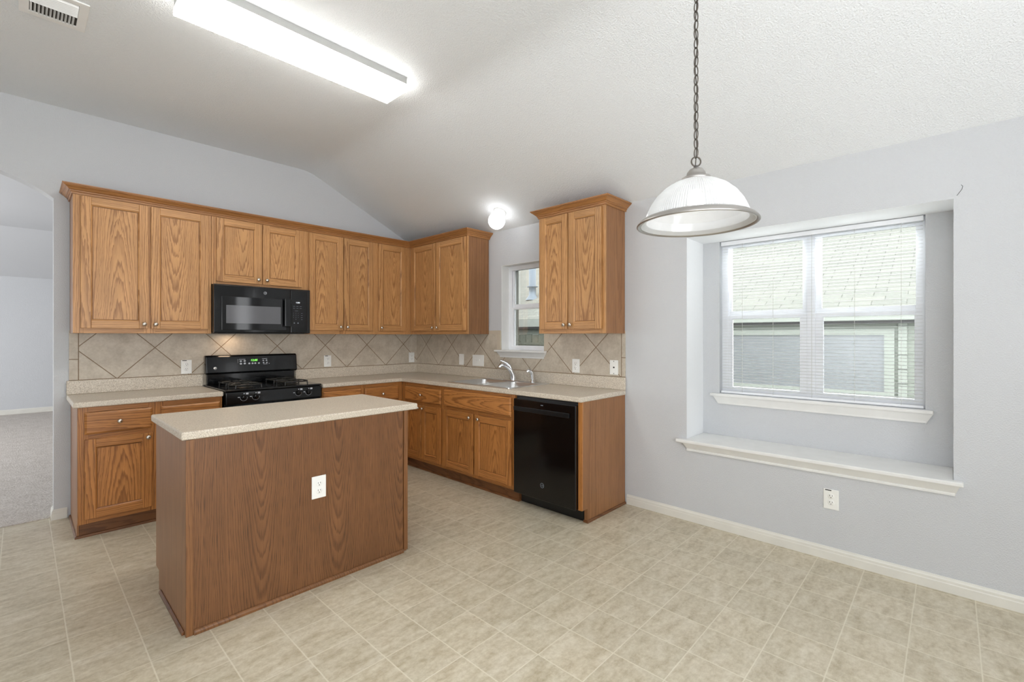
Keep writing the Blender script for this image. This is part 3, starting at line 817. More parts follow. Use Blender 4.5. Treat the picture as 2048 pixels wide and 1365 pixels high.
t, e0 = base_cab('oak base cabinet at the archway end, left of the black range', BACK, -3.100, -2.266,
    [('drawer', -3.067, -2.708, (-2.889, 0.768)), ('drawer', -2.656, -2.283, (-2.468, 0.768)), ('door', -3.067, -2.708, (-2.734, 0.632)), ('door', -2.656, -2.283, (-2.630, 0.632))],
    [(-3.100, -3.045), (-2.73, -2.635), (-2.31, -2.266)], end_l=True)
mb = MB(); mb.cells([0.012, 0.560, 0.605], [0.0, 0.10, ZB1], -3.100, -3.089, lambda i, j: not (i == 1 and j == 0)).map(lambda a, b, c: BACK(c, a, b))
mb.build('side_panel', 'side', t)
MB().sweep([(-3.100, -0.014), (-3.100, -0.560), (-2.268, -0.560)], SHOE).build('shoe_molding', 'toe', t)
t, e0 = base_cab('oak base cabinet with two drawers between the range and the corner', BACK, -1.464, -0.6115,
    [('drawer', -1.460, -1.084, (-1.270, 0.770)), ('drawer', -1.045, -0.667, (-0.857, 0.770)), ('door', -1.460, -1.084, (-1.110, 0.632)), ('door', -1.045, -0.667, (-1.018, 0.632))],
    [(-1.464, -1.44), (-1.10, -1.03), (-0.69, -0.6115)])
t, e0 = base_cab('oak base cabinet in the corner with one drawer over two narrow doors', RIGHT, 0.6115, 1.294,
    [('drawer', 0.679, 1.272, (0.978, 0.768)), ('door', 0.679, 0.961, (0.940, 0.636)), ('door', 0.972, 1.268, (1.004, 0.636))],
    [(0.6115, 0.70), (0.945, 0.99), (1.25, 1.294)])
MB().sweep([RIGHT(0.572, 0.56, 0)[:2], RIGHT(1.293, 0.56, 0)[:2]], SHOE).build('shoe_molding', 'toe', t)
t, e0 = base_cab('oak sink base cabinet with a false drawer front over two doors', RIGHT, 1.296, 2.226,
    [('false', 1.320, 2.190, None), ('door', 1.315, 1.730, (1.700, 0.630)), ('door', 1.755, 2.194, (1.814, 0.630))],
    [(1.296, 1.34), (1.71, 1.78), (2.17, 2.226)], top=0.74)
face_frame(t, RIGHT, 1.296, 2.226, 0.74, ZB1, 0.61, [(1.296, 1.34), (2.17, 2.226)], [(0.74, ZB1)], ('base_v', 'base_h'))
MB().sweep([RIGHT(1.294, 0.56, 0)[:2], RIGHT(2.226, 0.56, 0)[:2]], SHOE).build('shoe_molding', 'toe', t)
# end panel by the dishwasher
t = thing('end_panel', 'tall oak end panel closing the counter run beside the dishwasher', 'panel', RIGHT(2.86, 0.0, 0.0))
mb = MB(); mb.cells([0.012, 0.545, 0.600], [0.0, 0.10, ZB1], 2.850, 2.876, lambda i, j: not (i == 1 and j == 0)).map(lambda a, b, c: RIGHT(c, a, b))
mb.build('panel_board', 'side', t)
MB().box(2.843, 2.877, 0.600, 0.612, 0.10, ZB1).map(RIGHT).build('edge_stile', 'base_v', t, bevel=0.001)
MB().sweep([RIGHT(2.848, 0.546, 0)[:2], RIGHT(2.8765, 0.546, 0)[:2], RIGHT(2.8765, 0.014, 0)[:2]], SHOE).build('shoe_molding', 'toe', t)

# ------------------------------------------------------------------ countertops
t = thing('countertop', 'short beige speckled countertop between the archway and the range', 'countertop', (-2.69, -0.3, ZB1))
MB().box(-3.124, -2.262, -0.635, -0.012, ZB1 + .0005, 0.914).build('worktop', 'laminate', t, bevel=0.008, seg=3)
MB().box(-3.124, -2.262, -0.031, -0.0115, 0.9145, 1.016).build('upstand', 'laminate', t, bevel=0.003)
t = thing('countertop', 'long L-shaped beige speckled countertop holding the sink in the corner run', 'countertop', (-0.3, -1.6, ZB1))
SX0, SX1, SY0, SY1 = -0.585, -0.045, -2.140, -1.312
xs_ = [-1.470, -0.635, SX0 + .02, SX1 - .02, -0.012]; ys_ = [-2.885, SY0 + .02, SY1 - .02, -0.635, -0.012]
mb = MB(); mb.cells(xs_, ys_, ZB1 + .0005, 0.914, lambda i, j: (i >= 1 or j == 3) and not (i == 2 and j == 1))
mb.build('worktop', 'laminate', t, bevel=0.008, seg=3)
mb = MB(); mb.cells([-1.470, -0.031, -0.0115], [-2.885, -0.031, -0.0115], 0.9145, 1.016, lambda i, j: i == 1 or j == 1)
mb.build('upstand', 'laminate', t, bevel=0.003)

# ------------------------------------------------------------------ sink, faucet, sprayer
def rrect(x0, x1, y0, y1, r, z, n=5):
    pts = []
    for cx_, cy_, a0 in ((x1 - r, y1 - r, 0), (x0 + r, y1 - r, 90), (x0 + r, y0 + r, 180), (x1 - r, y0 + r, 270)):
        for k in range(n + 1):
            a = math.radians(a0 + 90.0 * k / n); pts.append((cx_ + r * math.cos(a), cy_ + r * math.sin(a), z))
    return pts
sink = thing('kitchen_sink', 'stainless steel double bowl sink set in the counter under the small window', 'sink', ((SX0 + SX1) / 2, (SY0 + SY1) / 2, 0.914))
outer = rrect(SX0, SX1, SY0, SY1, 0.03, 0.919)
ym = (SY0 + SY1) / 2
bowls = [(SX0 + .035, SX1 - .085, SY0 + .03, ym - .014), (SX0 + .035, SX1 - .085, ym + .014, SY1 - .03)]
bm = bmesh.new()
def loop(pts):
    vs = [bm.verts.new(p) for p in pts]
    return vs, [bm.edges.new((vs[i], vs[(i + 1) % len(vs)])) for i in range(len(vs))]
ov, oe = loop(outer); es = list(oe); tops = []
for b in bowls:
    bv, be = loop(rrect(*b, 0.055, 0.919)); es += be; tops.append(bv)
bmesh.ops.triangle_fill(bm, use_beauty=True, use_dissolve=False, edges=es)
lv = [bm.verts.new(p) for p in rrect(SX0 - .002, SX1 + .002, SY0 - .002, SY1 + .002, 0.03, 0.9144)]
for i in range(len(lv)):
    j = (i + 1) % len(lv); bm.faces.new((ov[i], ov[j], lv[j], lv[i]))
for b, bv in zip(bowls, tops):
    prev = bv
    for ins, z, r in ((0.004, 0.912, 0.055), (0.010, 0.80, 0.052), (0.022, 0.762, 0.05), (0.045, 0.752, 0.04)):
        cur = [bm.verts.new(p) for p in rrect(b[0] + ins, b[1] - ins, b[2] + ins, b[3] - ins, r, z)]
        for i in range(len(cur)):
            j = (i + 1) % len(cur)
            f_ = bm.faces.new((prev[i], prev[j], cur[j], cur[i])); f_.smooth = True
        prev = cur
    bm.faces.new(prev)
bmesh.ops.recalc_face_normals(bm, faces=bm.faces)
me = bpy.data.meshes.new('basin'); bm.to_mesh(me); bm.free(); me.materials.append(M['steel'])
o = bpy.data.objects.new('basin', me); COL.objects.link(o); o.parent = sink; o.location = -WL[sink]; WL[o] = Vector((0, 0, 0))
for b in bowls:
    MB().lathe([(0.042, 0.0), (0.042, 0.003), (0.034, 0.004), (0.030, 0.001), (0.0, 0.001)], 20, 0, Matrix.Translation(((b[0] + b[1]) / 2, (b[2] + b[3]) / 2, 0.7525))).build('drain', 'chrome', sink)

fx, fy = -0.088, -1.712
fa = thing('faucet', 'chrome single-lever faucet standing behind the double sink', 'faucet', (fx, fy, 0.919))
mb = MB(); mb.cells([fx - .028, fx + .028], [fy - .12, fy + .12], 0.9192, 0.926, lambda i, j: True); mb.build('deck_plate', 'chrome', fa, bevel=0.003)
MB().tube([(fx, fy, 0.925), (fx, fy, 0.955), (fx - .006, fy + .003, 0.985), (fx - .022, fy + .012, 1.020), (fx - .05, fy + .028, 1.052), (fx - .082, fy + .046, 1.070), (fx - .108, fy + .060, 1.070), (fx - .122, fy + .068, 1.052)],
          [0.026, 0.024, 0.023, 0.021, 0.018, 0.016, 0.015, 0.013], 16).build('spout', 'chrome', fa)
MB().tube([(fx - .020, fy + .010, 1.028), (fx - .034, fy + .018, 1.066), (fx - .060, fy + .034, 1.094), (fx - .098, fy + .058, 1.114), (fx - .112, fy + .066, 1.118)],
          [0.016, 0.014, 0.011, 0.010, 0.009], 14).build('lever', 'chrome', fa)
sx_, sy_ = -0.100, -1.968
sp = thing('side_sprayer', 'chrome hose sprayer standing right of the faucet on the sink', 'sprayer', (sx_, sy_, 0.919))
MB().lathe([(0.024, 0), (0.022, 0.010), (0.016, 0.020), (0.014, 0.030)], 18, 0, Matrix.Translation((sx_, sy_, 0.9192))).build('holder', 'chrome', sp)
MB().tube([(sx_, sy_, 0.945), (sx_ - .001, sy_, 0.985), (sx_ - .006, sy_ + .003, 1.012), (sx_ - .022, sy_ + .012, 1.030), (sx_ - .040, sy_ + .022, 1.030), (sx_ - .048, sy_ + .026, 1.018)],
          [0.012, 0.014, 0.016, 0.016, 0.014, 0.012], 14).build('spray_head', 'chrome', sp)

# ------------------------------------------------------------------ badge helper
def badge(parent, wf, s, d, z, r, disc=None, col='mark'):
    mb = MB(); fr = wframe(wf, s, d, z)
    if disc: mb.lathe([(r, 0.0), (r, 0.0012), (r * .9, 0.0016), (0, 0.0016)], 24, 1, fr); fr = wframe(wf, s, d + .0018, z)
    mb.disc(fr, r * .82, r, 28, 0)
    text_mesh(mb, 'GE', fr, r * 1.05, 0, 0.25, 0.0002)
    mb.build('badge', [col, disc or col], parent, fix=False)

# ------------------------------------------------------------------ range
RX0, RX1 = -2.252, -1.488
rg = thing('gas_range', 'black freestanding gas range with four burners below the microwave', 'range', ((RX0 + RX1) / 2, -0.35, 0.0))
MB().box(RX0, RX1, -0.615, -0.035, 0.03, 0.905).build('body', 'black', rg, bevel=0.003)
mb = MB(); mb.box(RX0 - .001, RX1 + .001, -0.648, -0.0115, 0.905, 0.922)
mb.build('cooktop', 'black', rg, bevel=0.006, seg=3)
# control strip, slightly raked
mb = MB()
v = []
for x in (RX0, RX1): v += [(x, -0.615, 0.806), (x, -0.655, 0.806), (x, -0.648, 0.903), (x, -0.615, 0.903)]
mb.add(v, [(0, 1, 2, 3), (7, 6, 5, 4), (0, 4, 5, 1), (1, 5, 6, 2), (2, 6, 7, 3), (3, 7, 4, 0)])
cpn = mb.build('control_panel', 'black', rg, bevel=0.006, seg=3)
for x in (-2.124, -2.036, -1.694, -1.607):
    fr = wframe(BACK, x, 0.6535, 0.856)
    mb = MB(); mb.lathe([(0.021, 0.0), (0.021, 0.006), (0.019, 0.018), (0.015, 0.024), (0.0, 0.025)], 20, 0, fr)
    mb.box(-0.0045, 0.0045, -0.018, 0.018, 0.02, 0.031)
    for i in range(len(mb.v) - 8, len(mb.v)): mb.v[i] = tuple(fr @ Vector(mb.v[i]))
    kb = mb.build('control_knob', 'black', rg, bevel=0.001)
    mb = MB()
    for q in range(13):
        a = math.radians(180 + q * 15); c_, s_ = math.cos(a), math.sin(a)
        p = [fr @ Vector((c_ * r - s_ * w, s_ * r + c_ * w, -0.0002)) for r, w in ((0.0245, -.0014), (0.0285, -.0014), (0.0285, .0014), (0.0245, .0014))]
        mb.add(p, [(0, 1, 2, 3)])
    mb.v = [(x_, y_ - 0.0012, z_) for x_, y_, z_ in mb.v]
    mb.build('dial_marking', 'mark', kb, fix=False)
    for cxm, czm, wm, hm in ((-0.037, 0.004, .007, .003), (0.024, 0.030, .010, .007), (0.002, 0.031, .004, .004)):
        MB().add([fr @ Vector((cxm + a, czm + b, 0.001)) for a, b in ((-wm, -hm), (wm, -hm), (wm, hm), (-wm, hm))], [(0, 1, 2, 3)]).build('burner_symbol', 'mark', kb, fix=False)
# oven door, handle, drawer
od = MB().box(RX0 + .004, RX1 - .004, -0.655, -0.617, 0.215, 0.796).build('oven_door', 'black', rg, bevel=0.005)
MB().box(RX0 + .12, RX1 - .12, -0.6565, -0.654, 0.33, 0.64).build('oven_window', 'black_glass', od)
mb = MB().tube([(RX0 + .05, -0.695, 0.752), (RX1 - .05, -0.695, 0.752)], 0.012, 12)
for x in (RX0 + .07, RX1 - .07): mb.tube([(x, -0.655, 0.752), (x, -0.695, 0.752)], 0.009, 10)
mb.build('oven_handle', 'black_satin', od)
MB().box(RX0 + .004, RX1 - .004, -0.650, -0.617, 0.06, 0.205).build('storage_drawer', 'black', rg, bevel=0.005)
# backguard: lower riser, and raked upper console
mb = MB()
MB().box(RX0 + .012, RX1 - .012, -0.075, -0.036, 0.922, 1.035).build('riser', 'black', rg, bevel=0.004)
v = []
for x in (RX0 - .004, RX1 + .004): v += [(x, -0.034, 1.018), (x, -0.098, 1.012), (x, -0.104, 1.030), (x, -0.088, 1.165), (x, -0.074, 1.180), (x, -0.034, 1.180)]
mb.add(v, [(0, 1, 2, 3, 4, 5), (11, 10, 9, 8, 7, 6)] + [(i, (i + 1) % 6, 6 + (i + 1) % 6, 6 + i) for i in range(6)])
bgd = mb.build('backguard', 'black', rg, bevel=0.009, seg=3)
def bgf(s, z): # frame on the raked console face
    d = 0.104 - (z - 1.030) / 0.135 * 0.016 + 0.0012
    return wframe(BACK, s, d, z)
mb = MB()
fr = bgf(-1.875, 1.126)
mb.add([fr @ Vector((a, b, 0)) for a, b in ((-.040, -.013), (.040, -.013), (.044, .0), (.040, .015), (-.040, .015), (-.044, 0))], [tuple(range(6))], 0)
fr2 = bgf(-1.872, 1.127); fr2 = fr2 @ Matrix.Translation((0, 0, 0.0006))
text_mesh(mb, '12:00', fr2, 0.026, 1, 0.1, 0.0002)
mb.build('clock_display', ['display_dark', 'green'], bgd, fix=False)
def blob(s, z, r=0.0085): MB().disc(bgf(s, z), 0, r, 14, 0, 1.15).build('button', 'mark', bgd, fix=False)
for s, z in ((-1.982, 1.122), (-1.950, 1.123), (-1.982, 1.099), (-1.950, 1.100)): blob(s, z)
for s in (-1.913, -1.885, -1.862, -1.831): blob(s, 1.099, 0.0078)
for s, z in ((-1.792, 1.122), (-1.764, 1.123), (-1.790, 1.101), (-1.762, 1.101)): blob(s, z, 0.0065)
for s, z, w in ((-1.970, 1.139, .026), (-1.780, 1.139, .022), (-1.775, 1.088, .018)):
    fr = bgf(s, z); MB().add([fr @ Vector((a, b, 0)) for a, b in ((-w, -.0018), (w, -.0018), (w, .0018), (-w, .0018))], [(0, 1, 2, 3)]).build('printed_line', 'mark', bgd, fix=False)
fr = bgf(-2.006, 1.115); MB().add([fr @ Vector((a, b, 0)) for a, b in ((-.0012, -.027), (.0012, -.027), (.0012, .027), (-.0012, .027))], [(0, 1, 2, 3)]).build('printed_line', 'mark', bgd, fix=False)
blob(-1.742, 1.093, 0.003)
badge(bgd, BACK, -2.186, 0.1015, 1.067, 0.0135, 'nickel', 'mark_dim')
# burners and grates
for gx in (-2.062, -1.678):
    for gy in (-0.475, -0.215):
        mb = MB(); mb.lathe([(0.062, 0.0), (0.058, 0.003), (0.034, 0.004), (0.034, 0.014), (0.040, 0.015), (0.040, 0.021), (0.034, 0.024), (0.0, 0.025)], 24, 0, Matrix.Translation((gx, gy, 0.9222)))
        mb.build('burner', 'burner', rg)
        mb = MB(); zt = 0.948
        mb.tube(rrect(gx - .108, gx + .108, gy - .108, gy + .108, 0.05, zt, 4), 0.0055, 8, closed=True)
        for a in (0, 90, 180, 270):
            c_, s_ = math.cos(math.radians(a)), math.sin(math.radians(a))
            mb.tube([(gx + c_ * .108, gy + s_ * .108, zt), (gx + c_ * .085, gy + s_ * .085, zt + .004), (gx + c_ * .035, gy + s_ * .035, zt + .004)], 0.0050, 8)
            c_, s_ = math.cos(math.radians(a + 45)), math.sin(math.radians(a + 45))
            mb.tube([(gx + c_ * .133, gy + s_ * .133, zt), (gx + c_ * .137, gy + s_ * .137, 0.9225)], 0.0055, 8)
        mb.build('grate', 'iron', rg)

# ------------------------------------------------------------------ microwave
MX0, MX1, MY, MZ0, MZ1 = -2.262, -1.470, -0.385, 1.376, 1.7845
mw = thing('microwave', 'black over-the-range microwave mounted under the short cabinet', 'microwave', ((MX0 + MX1) / 2, -0.2, MZ0))
MB().box(MX0, MX1, -0.365, -0.0115, MZ0, MZ1).build('body', 'black_satin', mw, bevel=0.003)
d0, d1 = -2.268, -1.662
mb = MB()
# door slightly bowed in plan
n = 8; pl = []
for i in range(n + 1):
    x = d0 + (d1 - d0) * i / n; t_ = (x - d0) / (MX1 - .03 - d0)
    pl.append((x, -0.392 - 0.012 * math.sin(math.pi * min(1, max(0, t_)))))
v = [(x, -0.366, z) for x, y in pl for z in (MZ0 + .004, MZ1 - .012)] + [(x, y, z) for x, y in pl for z in (MZ0 + .004, MZ1 - .012)]
N = 2 * (n + 1); f = []
for i in range(n):
    a = 2 * i; f += [(a, a + 1, a + 3, a + 2), (N + a, N + a + 2, N + a + 3, N + a + 1), (a, a + 2, N + a + 2, N + a), (a + 1, N + a + 1, N + a + 3, a + 3)]
f += [(0, N, N + 1, 1), (2 * n, 2 * n + 1, N + 2 * n + 1, N + 2 * n)]
mb.add(v, f)
md = mb.build('door', 'black', mw, bevel=0.004)
MB().box(-2.215, -1.700, -0.4045, -0.40, 1.402, 1.683).build('door_glass', 'black_glass', md, bevel=0.003)
MB().box(-2.183, -1.750, -0.4062, -0.404, 1.458, 1.610).build('viewing_window', 'mw_window', md)
mb = MB(); mb.box(-1.726, -1.668, -0.438, -0.418, 1.432, 1.690); mb.box(-1.722, -1.672, -0.42, -0.395, 1.432, 1.452); mb.box(-1.722, -1.672, -0.42, -0.395, 1.67, 1.69)
mb.build('door_handle', 'black', md, bevel=0.008, seg=3)
badge(md, BACK, -1.880, 0.4055, 1.728, 0.0125)
mc = MB().box(-1.659, -1.512, -0.398, -0.366, MZ0 + .004, MZ1 - .012).build('control_panel', 'black', mw, bevel=0.004)
mb = MB(); mb.box(-1.648, -1.540, -0.4005, -0.397, 1.428, 1.688, 0)
fr = wframe(BACK, -1.598, 0.4012, 1.658); text_mesh(mb, '12:00', fr, 0.016, 2, 0, 0.0002)
for r in range(4):
    for c_ in range(3):
        fr = wframe(BACK, -1.636 + c_ * 0.021, 0.4009, 1.560 - r * 0.019)
        ch = ['123', '456', '789', ' 0 '][r][c_]
        if ch != ' ': text_mesh(mb, ch, fr, 0.010, 1, 0, 0.0002)
def dash(s, z, w=0.009, h=0.0012):
    fr = wframe(BACK, s, 0.4009, z); mb.add([fr @ Vector((a, b, 0)) for a, b in ((-w, -h), (w, -h), (w, h), (-w, h))], [(0, 1, 2, 3)], 1)
for z in (1.624, 1.606): [dash(s, z) for s in (-1.632, -1.602, -1.572)]
dash(-1.610, 1.582, 0.014)
for z in (1.560, 1.541, 1.522, 1.503): dash(-1.562, z, 0.007)
for s, z in ((-1.630, 1.470), (-1.596, 1.470)): mb.disc(wframe(BACK, s, 0.4009, z), 0, 0.006, 12, 1)
mb.build('keypad', ['dw_panel', 'mark_dim', 'display_white'], mc, fix=False)
MB().box(MX0 + .03, MX1 - .05, -0.36, -0.06, MZ0 - .006, MZ0 - .0002).build('vent_plate', 'black_satin', mw)
hl = bpy.data.lights.new('range_hood_lamp', 'AREA'); hl.size = 0.09; hl.energy = HOOD_LAMP; hl.color = (1.0, 0.72, 0.48)
ho = bpy.data.objects.new('range_hood_lamp', hl); COL.objects.link(ho); ho.location = (-2.06, -0.13, MZ0 - .010)

# ------------------------------------------------------------------ dishwasher
dw = thing('dishwasher', 'glossy black built-in dishwasher under the counter beside the end panel', 'dishwasher', RIGHT(2.535, 0.3, 0.0))
MB().box(2.234, 2.838, 0.05, 0.598, 0.09, 0.870).map(RIGHT).build('tub', 'black_satin', dw)
dd = MB().box(2.234, 2.840, 0.600, 0.640, 0.100, 0.852).map(RIGHT).build('door', 'dw_panel', dw, bevel=0.006, seg=3)
MB().box(2.240, 2.786, 0.6395, 0.650, 0.757, 0.790).map(RIGHT).build('handle_bar', 'black_satin', dd, bevel=0.003)
mb = MB(); fr = wframe(RIGHT, 2.528, 0.6406, 0.823); mb.add([fr @ Vector((a, b, 0)) for a, b in ((-.012, -.003), (.012, -.003), (.012, .003), (-.012, .003))], [(0, 1, 2, 3)])
mb.build('indicator', 'mark_dim', dd, fix=False)
badge(dd, RIGHT, 2.531, 0.6408, 0.215, 0.019, None, 'mark_dim')
MB().box(2.234, 2.842, 0.50, 0.545, 0.004, 0.095).map(RIGHT).build('kick_plate', 'black_satin', dw)

# ------------------------------------------------------------------ island
IX0, IX1, IY0, IY1 = -2.850, -1.688, -2.303, -1.640
isl = thing('kitchen_island', 'brown oak kitchen island standing free in the middle of the kitchen', 'island', ((IX0 + IX1) / 2, -1.97, 0))
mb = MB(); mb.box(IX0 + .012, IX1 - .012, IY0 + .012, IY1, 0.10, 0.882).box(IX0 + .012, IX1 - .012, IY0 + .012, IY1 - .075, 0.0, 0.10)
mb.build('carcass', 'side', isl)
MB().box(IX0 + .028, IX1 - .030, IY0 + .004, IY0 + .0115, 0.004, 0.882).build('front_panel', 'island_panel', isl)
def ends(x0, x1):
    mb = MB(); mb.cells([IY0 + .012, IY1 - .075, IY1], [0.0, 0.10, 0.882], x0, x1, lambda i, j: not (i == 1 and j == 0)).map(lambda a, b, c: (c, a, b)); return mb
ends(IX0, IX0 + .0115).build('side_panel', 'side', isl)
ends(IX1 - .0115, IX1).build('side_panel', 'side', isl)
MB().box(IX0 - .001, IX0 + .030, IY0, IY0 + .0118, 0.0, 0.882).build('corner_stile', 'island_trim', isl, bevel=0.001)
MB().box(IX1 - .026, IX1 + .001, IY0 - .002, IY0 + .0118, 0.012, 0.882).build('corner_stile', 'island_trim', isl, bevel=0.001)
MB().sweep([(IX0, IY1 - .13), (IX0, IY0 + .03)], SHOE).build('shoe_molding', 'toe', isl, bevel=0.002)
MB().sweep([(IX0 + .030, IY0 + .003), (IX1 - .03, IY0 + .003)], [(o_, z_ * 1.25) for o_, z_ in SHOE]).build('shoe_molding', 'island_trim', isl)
# two cabinet doors and drawers on the side that faces the range
IB = lambda s, d, z: (-s, IY1 + d, z)
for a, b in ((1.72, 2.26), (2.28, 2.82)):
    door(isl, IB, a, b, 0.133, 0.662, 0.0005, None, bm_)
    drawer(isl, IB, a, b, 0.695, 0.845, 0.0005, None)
o = MB().box(-2.868, -1.612, -2.306, -1.606, 0.8825, 0.920).build('countertop', 'laminate', bevel=0.008, seg=3)
tag(o, 'beige speckled slab top lying on the free-standing kitchen island', 'countertop')

# ------------------------------------------------------------------ outlets and switches
def outlet(label, wf, s, z, d=0.0112, w=0.078, h=0.120, kind='outlet', sticker=False):
    nm = {'outlet': 'electrical_outlet', 'switch': 'light_switch', 'jack': 'phone_jack'}[kind]
    t = thing(nm, label, 'outlet' if kind != 'switch' else 'switch', wf(s, d, z - h / 2), 'cover plates on the kitchen walls')
    MB().box(s - w / 2, s + w / 2, d, d + .006, z - h / 2, z + h / 2).map(wf).build('cover_plate', 'plate', t, bevel=0.003)
    if kind == 'outlet':
        for dz in (0.0195, -0.0195):
            fr = wframe(wf, s, d + .0055, z + dz)
            mb = MB(); mb.lathe([(0.0165, 0.0), (0.0165, 0.0022), (0.0155, 0.0028), (0.0, 0.0028)], 24, 0, fr)
            fr = wframe(wf, s, d + .0086, z + dz)
            for cx_, w_, h_ in ((-.0063, .0012, .0042), (.0063, .0012, .0036)):
                mb.add([fr @ Vector((cx_ + a, .004 + b, 0)) for a, b in ((-w_, -h_), (w_, -h_), (w_, h_), (-w_, h_))], [(0, 1, 2, 3)], 1)
            fr2 = wframe(wf, s, d + .0086, z + dz - .0075); mb.disc(fr2, 0, 0.0026, 10, 1)
            mb.build('receptacle', ['plate', 'slot'], t, fix=False)
    elif kind == 'switch':
        for ds in ((0,) if w < 0.1 else (-.023, .023)):
            mb = MB(); mb.box(s + ds - .005, s + ds + .005, d + .006, d + .016, z - .004, z + .012).map(wf)
            mb.build('toggle', 'plate', t, bevel=0.001)
    else:
        fr = wframe(wf, s, d + .0062, z); mb = MB()
        mb.add([fr @ Vector((a, b, 0)) for a, b in ((-.007, -.006), (.007, -.006), (.007, .006), (-.007, .006))], [(0, 1, 2, 3)])
        mb.build('socket', 'slot', t, fix=False)
        for dz in (-.05, .05):
            MB().lathe([(0.0035, 0), (0.0035, 0.0012), (0, 0.0016)], 10, 0, wframe(wf, s, d + .006, z + dz)).build('screw', 'slot', t)
    if sticker:
        fr = wframe(wf, s - .014, d + .0063, z + h / 2 - .006); mb = MB()
        mb.add([fr @ Vector((a, b, 0)) for a, b in ((-.016, -.003), (.016, -.003), (.016, .003), (-.016, .003))], [(0, 1, 2, 3)])
        mb.build('dark_tag', 'slot', t, fix=False)
    return t
outlet('white outlet on the tile backsplash left of the range', BACK, -2.379, 1.086, sticker=True)
outlet('white outlet on the tile backsplash just right of the range', BACK, -1.136, 1.088, sticker=True)
outlet('white outlet on the back tile wall tight in the corner', BACK, -0.088, 1.092)
outlet('single white switch on the sink-side tile near the corner', RIGHT, 0.858, 1.094, kind='switch')
outlet('wide double white switch on the tile left of the faucet', RIGHT, 1.130, 1.091, w=0.176, kind='switch')
outlet('white outlet on the tile under the lone wall cabinet', RIGHT, 2.396, 1.090)
outlet('white jack plate with dark socket at the counter end', RIGHT, 2.776, 1.093, kind='jack')
outlet('white outlet low on the grey wall below the window ledge', RIGHT, 4.260, 0.365, d=0.0005, sticker=True)
outlet('white outlet on the front of the brown island', lambda s, d, z: (s, IY0 + .004 - d, z), -2.250, 0.534, d=0.0002)

# ------------------------------------------------------------------ ceiling fixtures
FX0, FX1 = -2.830, -1.618
fl = thing('ceiling_light', 'long lit fluorescent wraparound light fixed on the flat ceiling', 'light', ((FX0 + FX1) / 2, -2.07, ZC))
MB().box(FX0 + .004, FX1 - .004, -2.198, -1.942, 2.9985, ZC - .0005).build('housing', 'pan', fl)
mb = MB(); pf = [(-2.196, 2.998), (-2.199, 2.966), (-2.188, 2.956), (-1.952, 2.956), (-1.941, 2.966), (-1.944, 2.998)]; k = len(pf)
v = [(FX0 + .012, y, z) for y, z in pf] + [(FX1 - .012, y, z) for y, z in pf]
mb.add(v, [tuple(range(k)), tuple(range(k, 2 * k))[::-1]] + [(i, (i + 1) % k, k + (i + 1) % k, k + i) for i in range(k)])
mb.build('lens', 'lens', fl, bevel=0.004)
for xa, xb in ((FX0, FX0 + .0115), (FX1 - .0115, FX1)):
    mb = MB(); v = [(xa, y, z) for y, z in pf] + [(xb, y, z) for y, z in pf]
    mb.add(v, [tuple(range(k)), tuple(range(k, 2 * k))[::-1]] + [(i, (i + 1) % k, k + (i + 1) % k, k + i) for i in range(k)])
    mb.build('end_cap', 'lens', fl, bevel=0.002)

slope_ang = math.atan2(ZC - ZW, -XB)
gx, gy = -0.232, -1.675; gz = ZW - (ZC - ZW) / (-XB) * gx * -1 * -1
gz = ZW + (ZC - ZW) * (gx / XB)
nrm = Vector((-(ZC - ZW), 0, XB)).normalized()      # out of the sloped ceiling, down into the room
gl = thing('globe_light', 'small lit white globe light on the sloped ceiling above the sink', 'light', (gx, gy, gz))
zax = nrm; xax = Vector((0, 1, 0)); yax = zax.cross(xax)
fr = Matrix(((xax.x, yax.x, zax.x, gx), (xax.y, yax.y, zax.y, gy), (xax.z, yax.z, zax.z, gz), (0, 0, 0, 1)))
MB().lathe([(0.062, 0.0005), (0.062, 0.012), (0.058, 0.020), (0.047, 0.028), (0.043, 0.034)], 28, 0, fr).build('base', 'end_cap', gl)
MB().lathe([(0.040, 0.034)] + [(0.0795 * math.sin(math.radians(a)), 0.105 - 0.0795 * math.cos(math.radians(a))) for a in range(30, 181, 10)], 32, 0, fr).build('globe', 'globe', gl)

px, py = -1.706, -4.125
pd = thing('pendant_lamp', 'ribbed glass dome pendant lamp hanging on a chain before the wide window', 'lamp', (px, py, 1.75))
T = Matrix.Translation((px, py, 0))
pr = [(0.046, 1.902), (0.075, 1.892), (0.105, 1.874), (0.131, 1.850), (0.152, 1.820), (0.166, 1.790), (0.1745, 1.762), (0.182, 1.7575), (0.193, 1.7500)]
mb = MB(); mb.lathe(pr + [(r - .0045, z - .003) for r, z in pr[::-1]], 256, 0, T, ribs=(0.0028, 0, 6))
# bottom and top stay open: drop the caps the lathe adds
mb.f = mb.f[:-2]; mb.m = mb.m[:-2]; mb.s = mb.s[:-2]
mb.s = [False] * len(mb.f)
mb.build('shade', 'ribbed', pd)
mb = MB(); mb.lathe([(0.1775, 1.766), (0.184, 1.767), (0.195, 1.760), (0.2035, 1.750), (0.2045, 1.746), (0.202, 1.743), (0.198, 1.744), (0.194, 1.752), (0.186, 1.760), (0.1775, 1.762), (0.1775, 1.766)], 72, 0, T)
mb.f = [q for q in mb.f if len(q) == 4]; mb.m = mb.m[:len(mb.f)]; mb.s = mb.s[:len(mb.f)]
mb.build('shade_rim', 'pewter', pd)
MB().lathe([(0.048, 1.900), (0.052, 1.903), (0.049, 1.911), (0.034, 1.917), (0.031, 1.930), (0.022, 1.942), (0.009, 1.948), (0.007, 1.955), (0.0, 1.956)], 32, 0, T).build('shade_cap', 'pewter', pd)
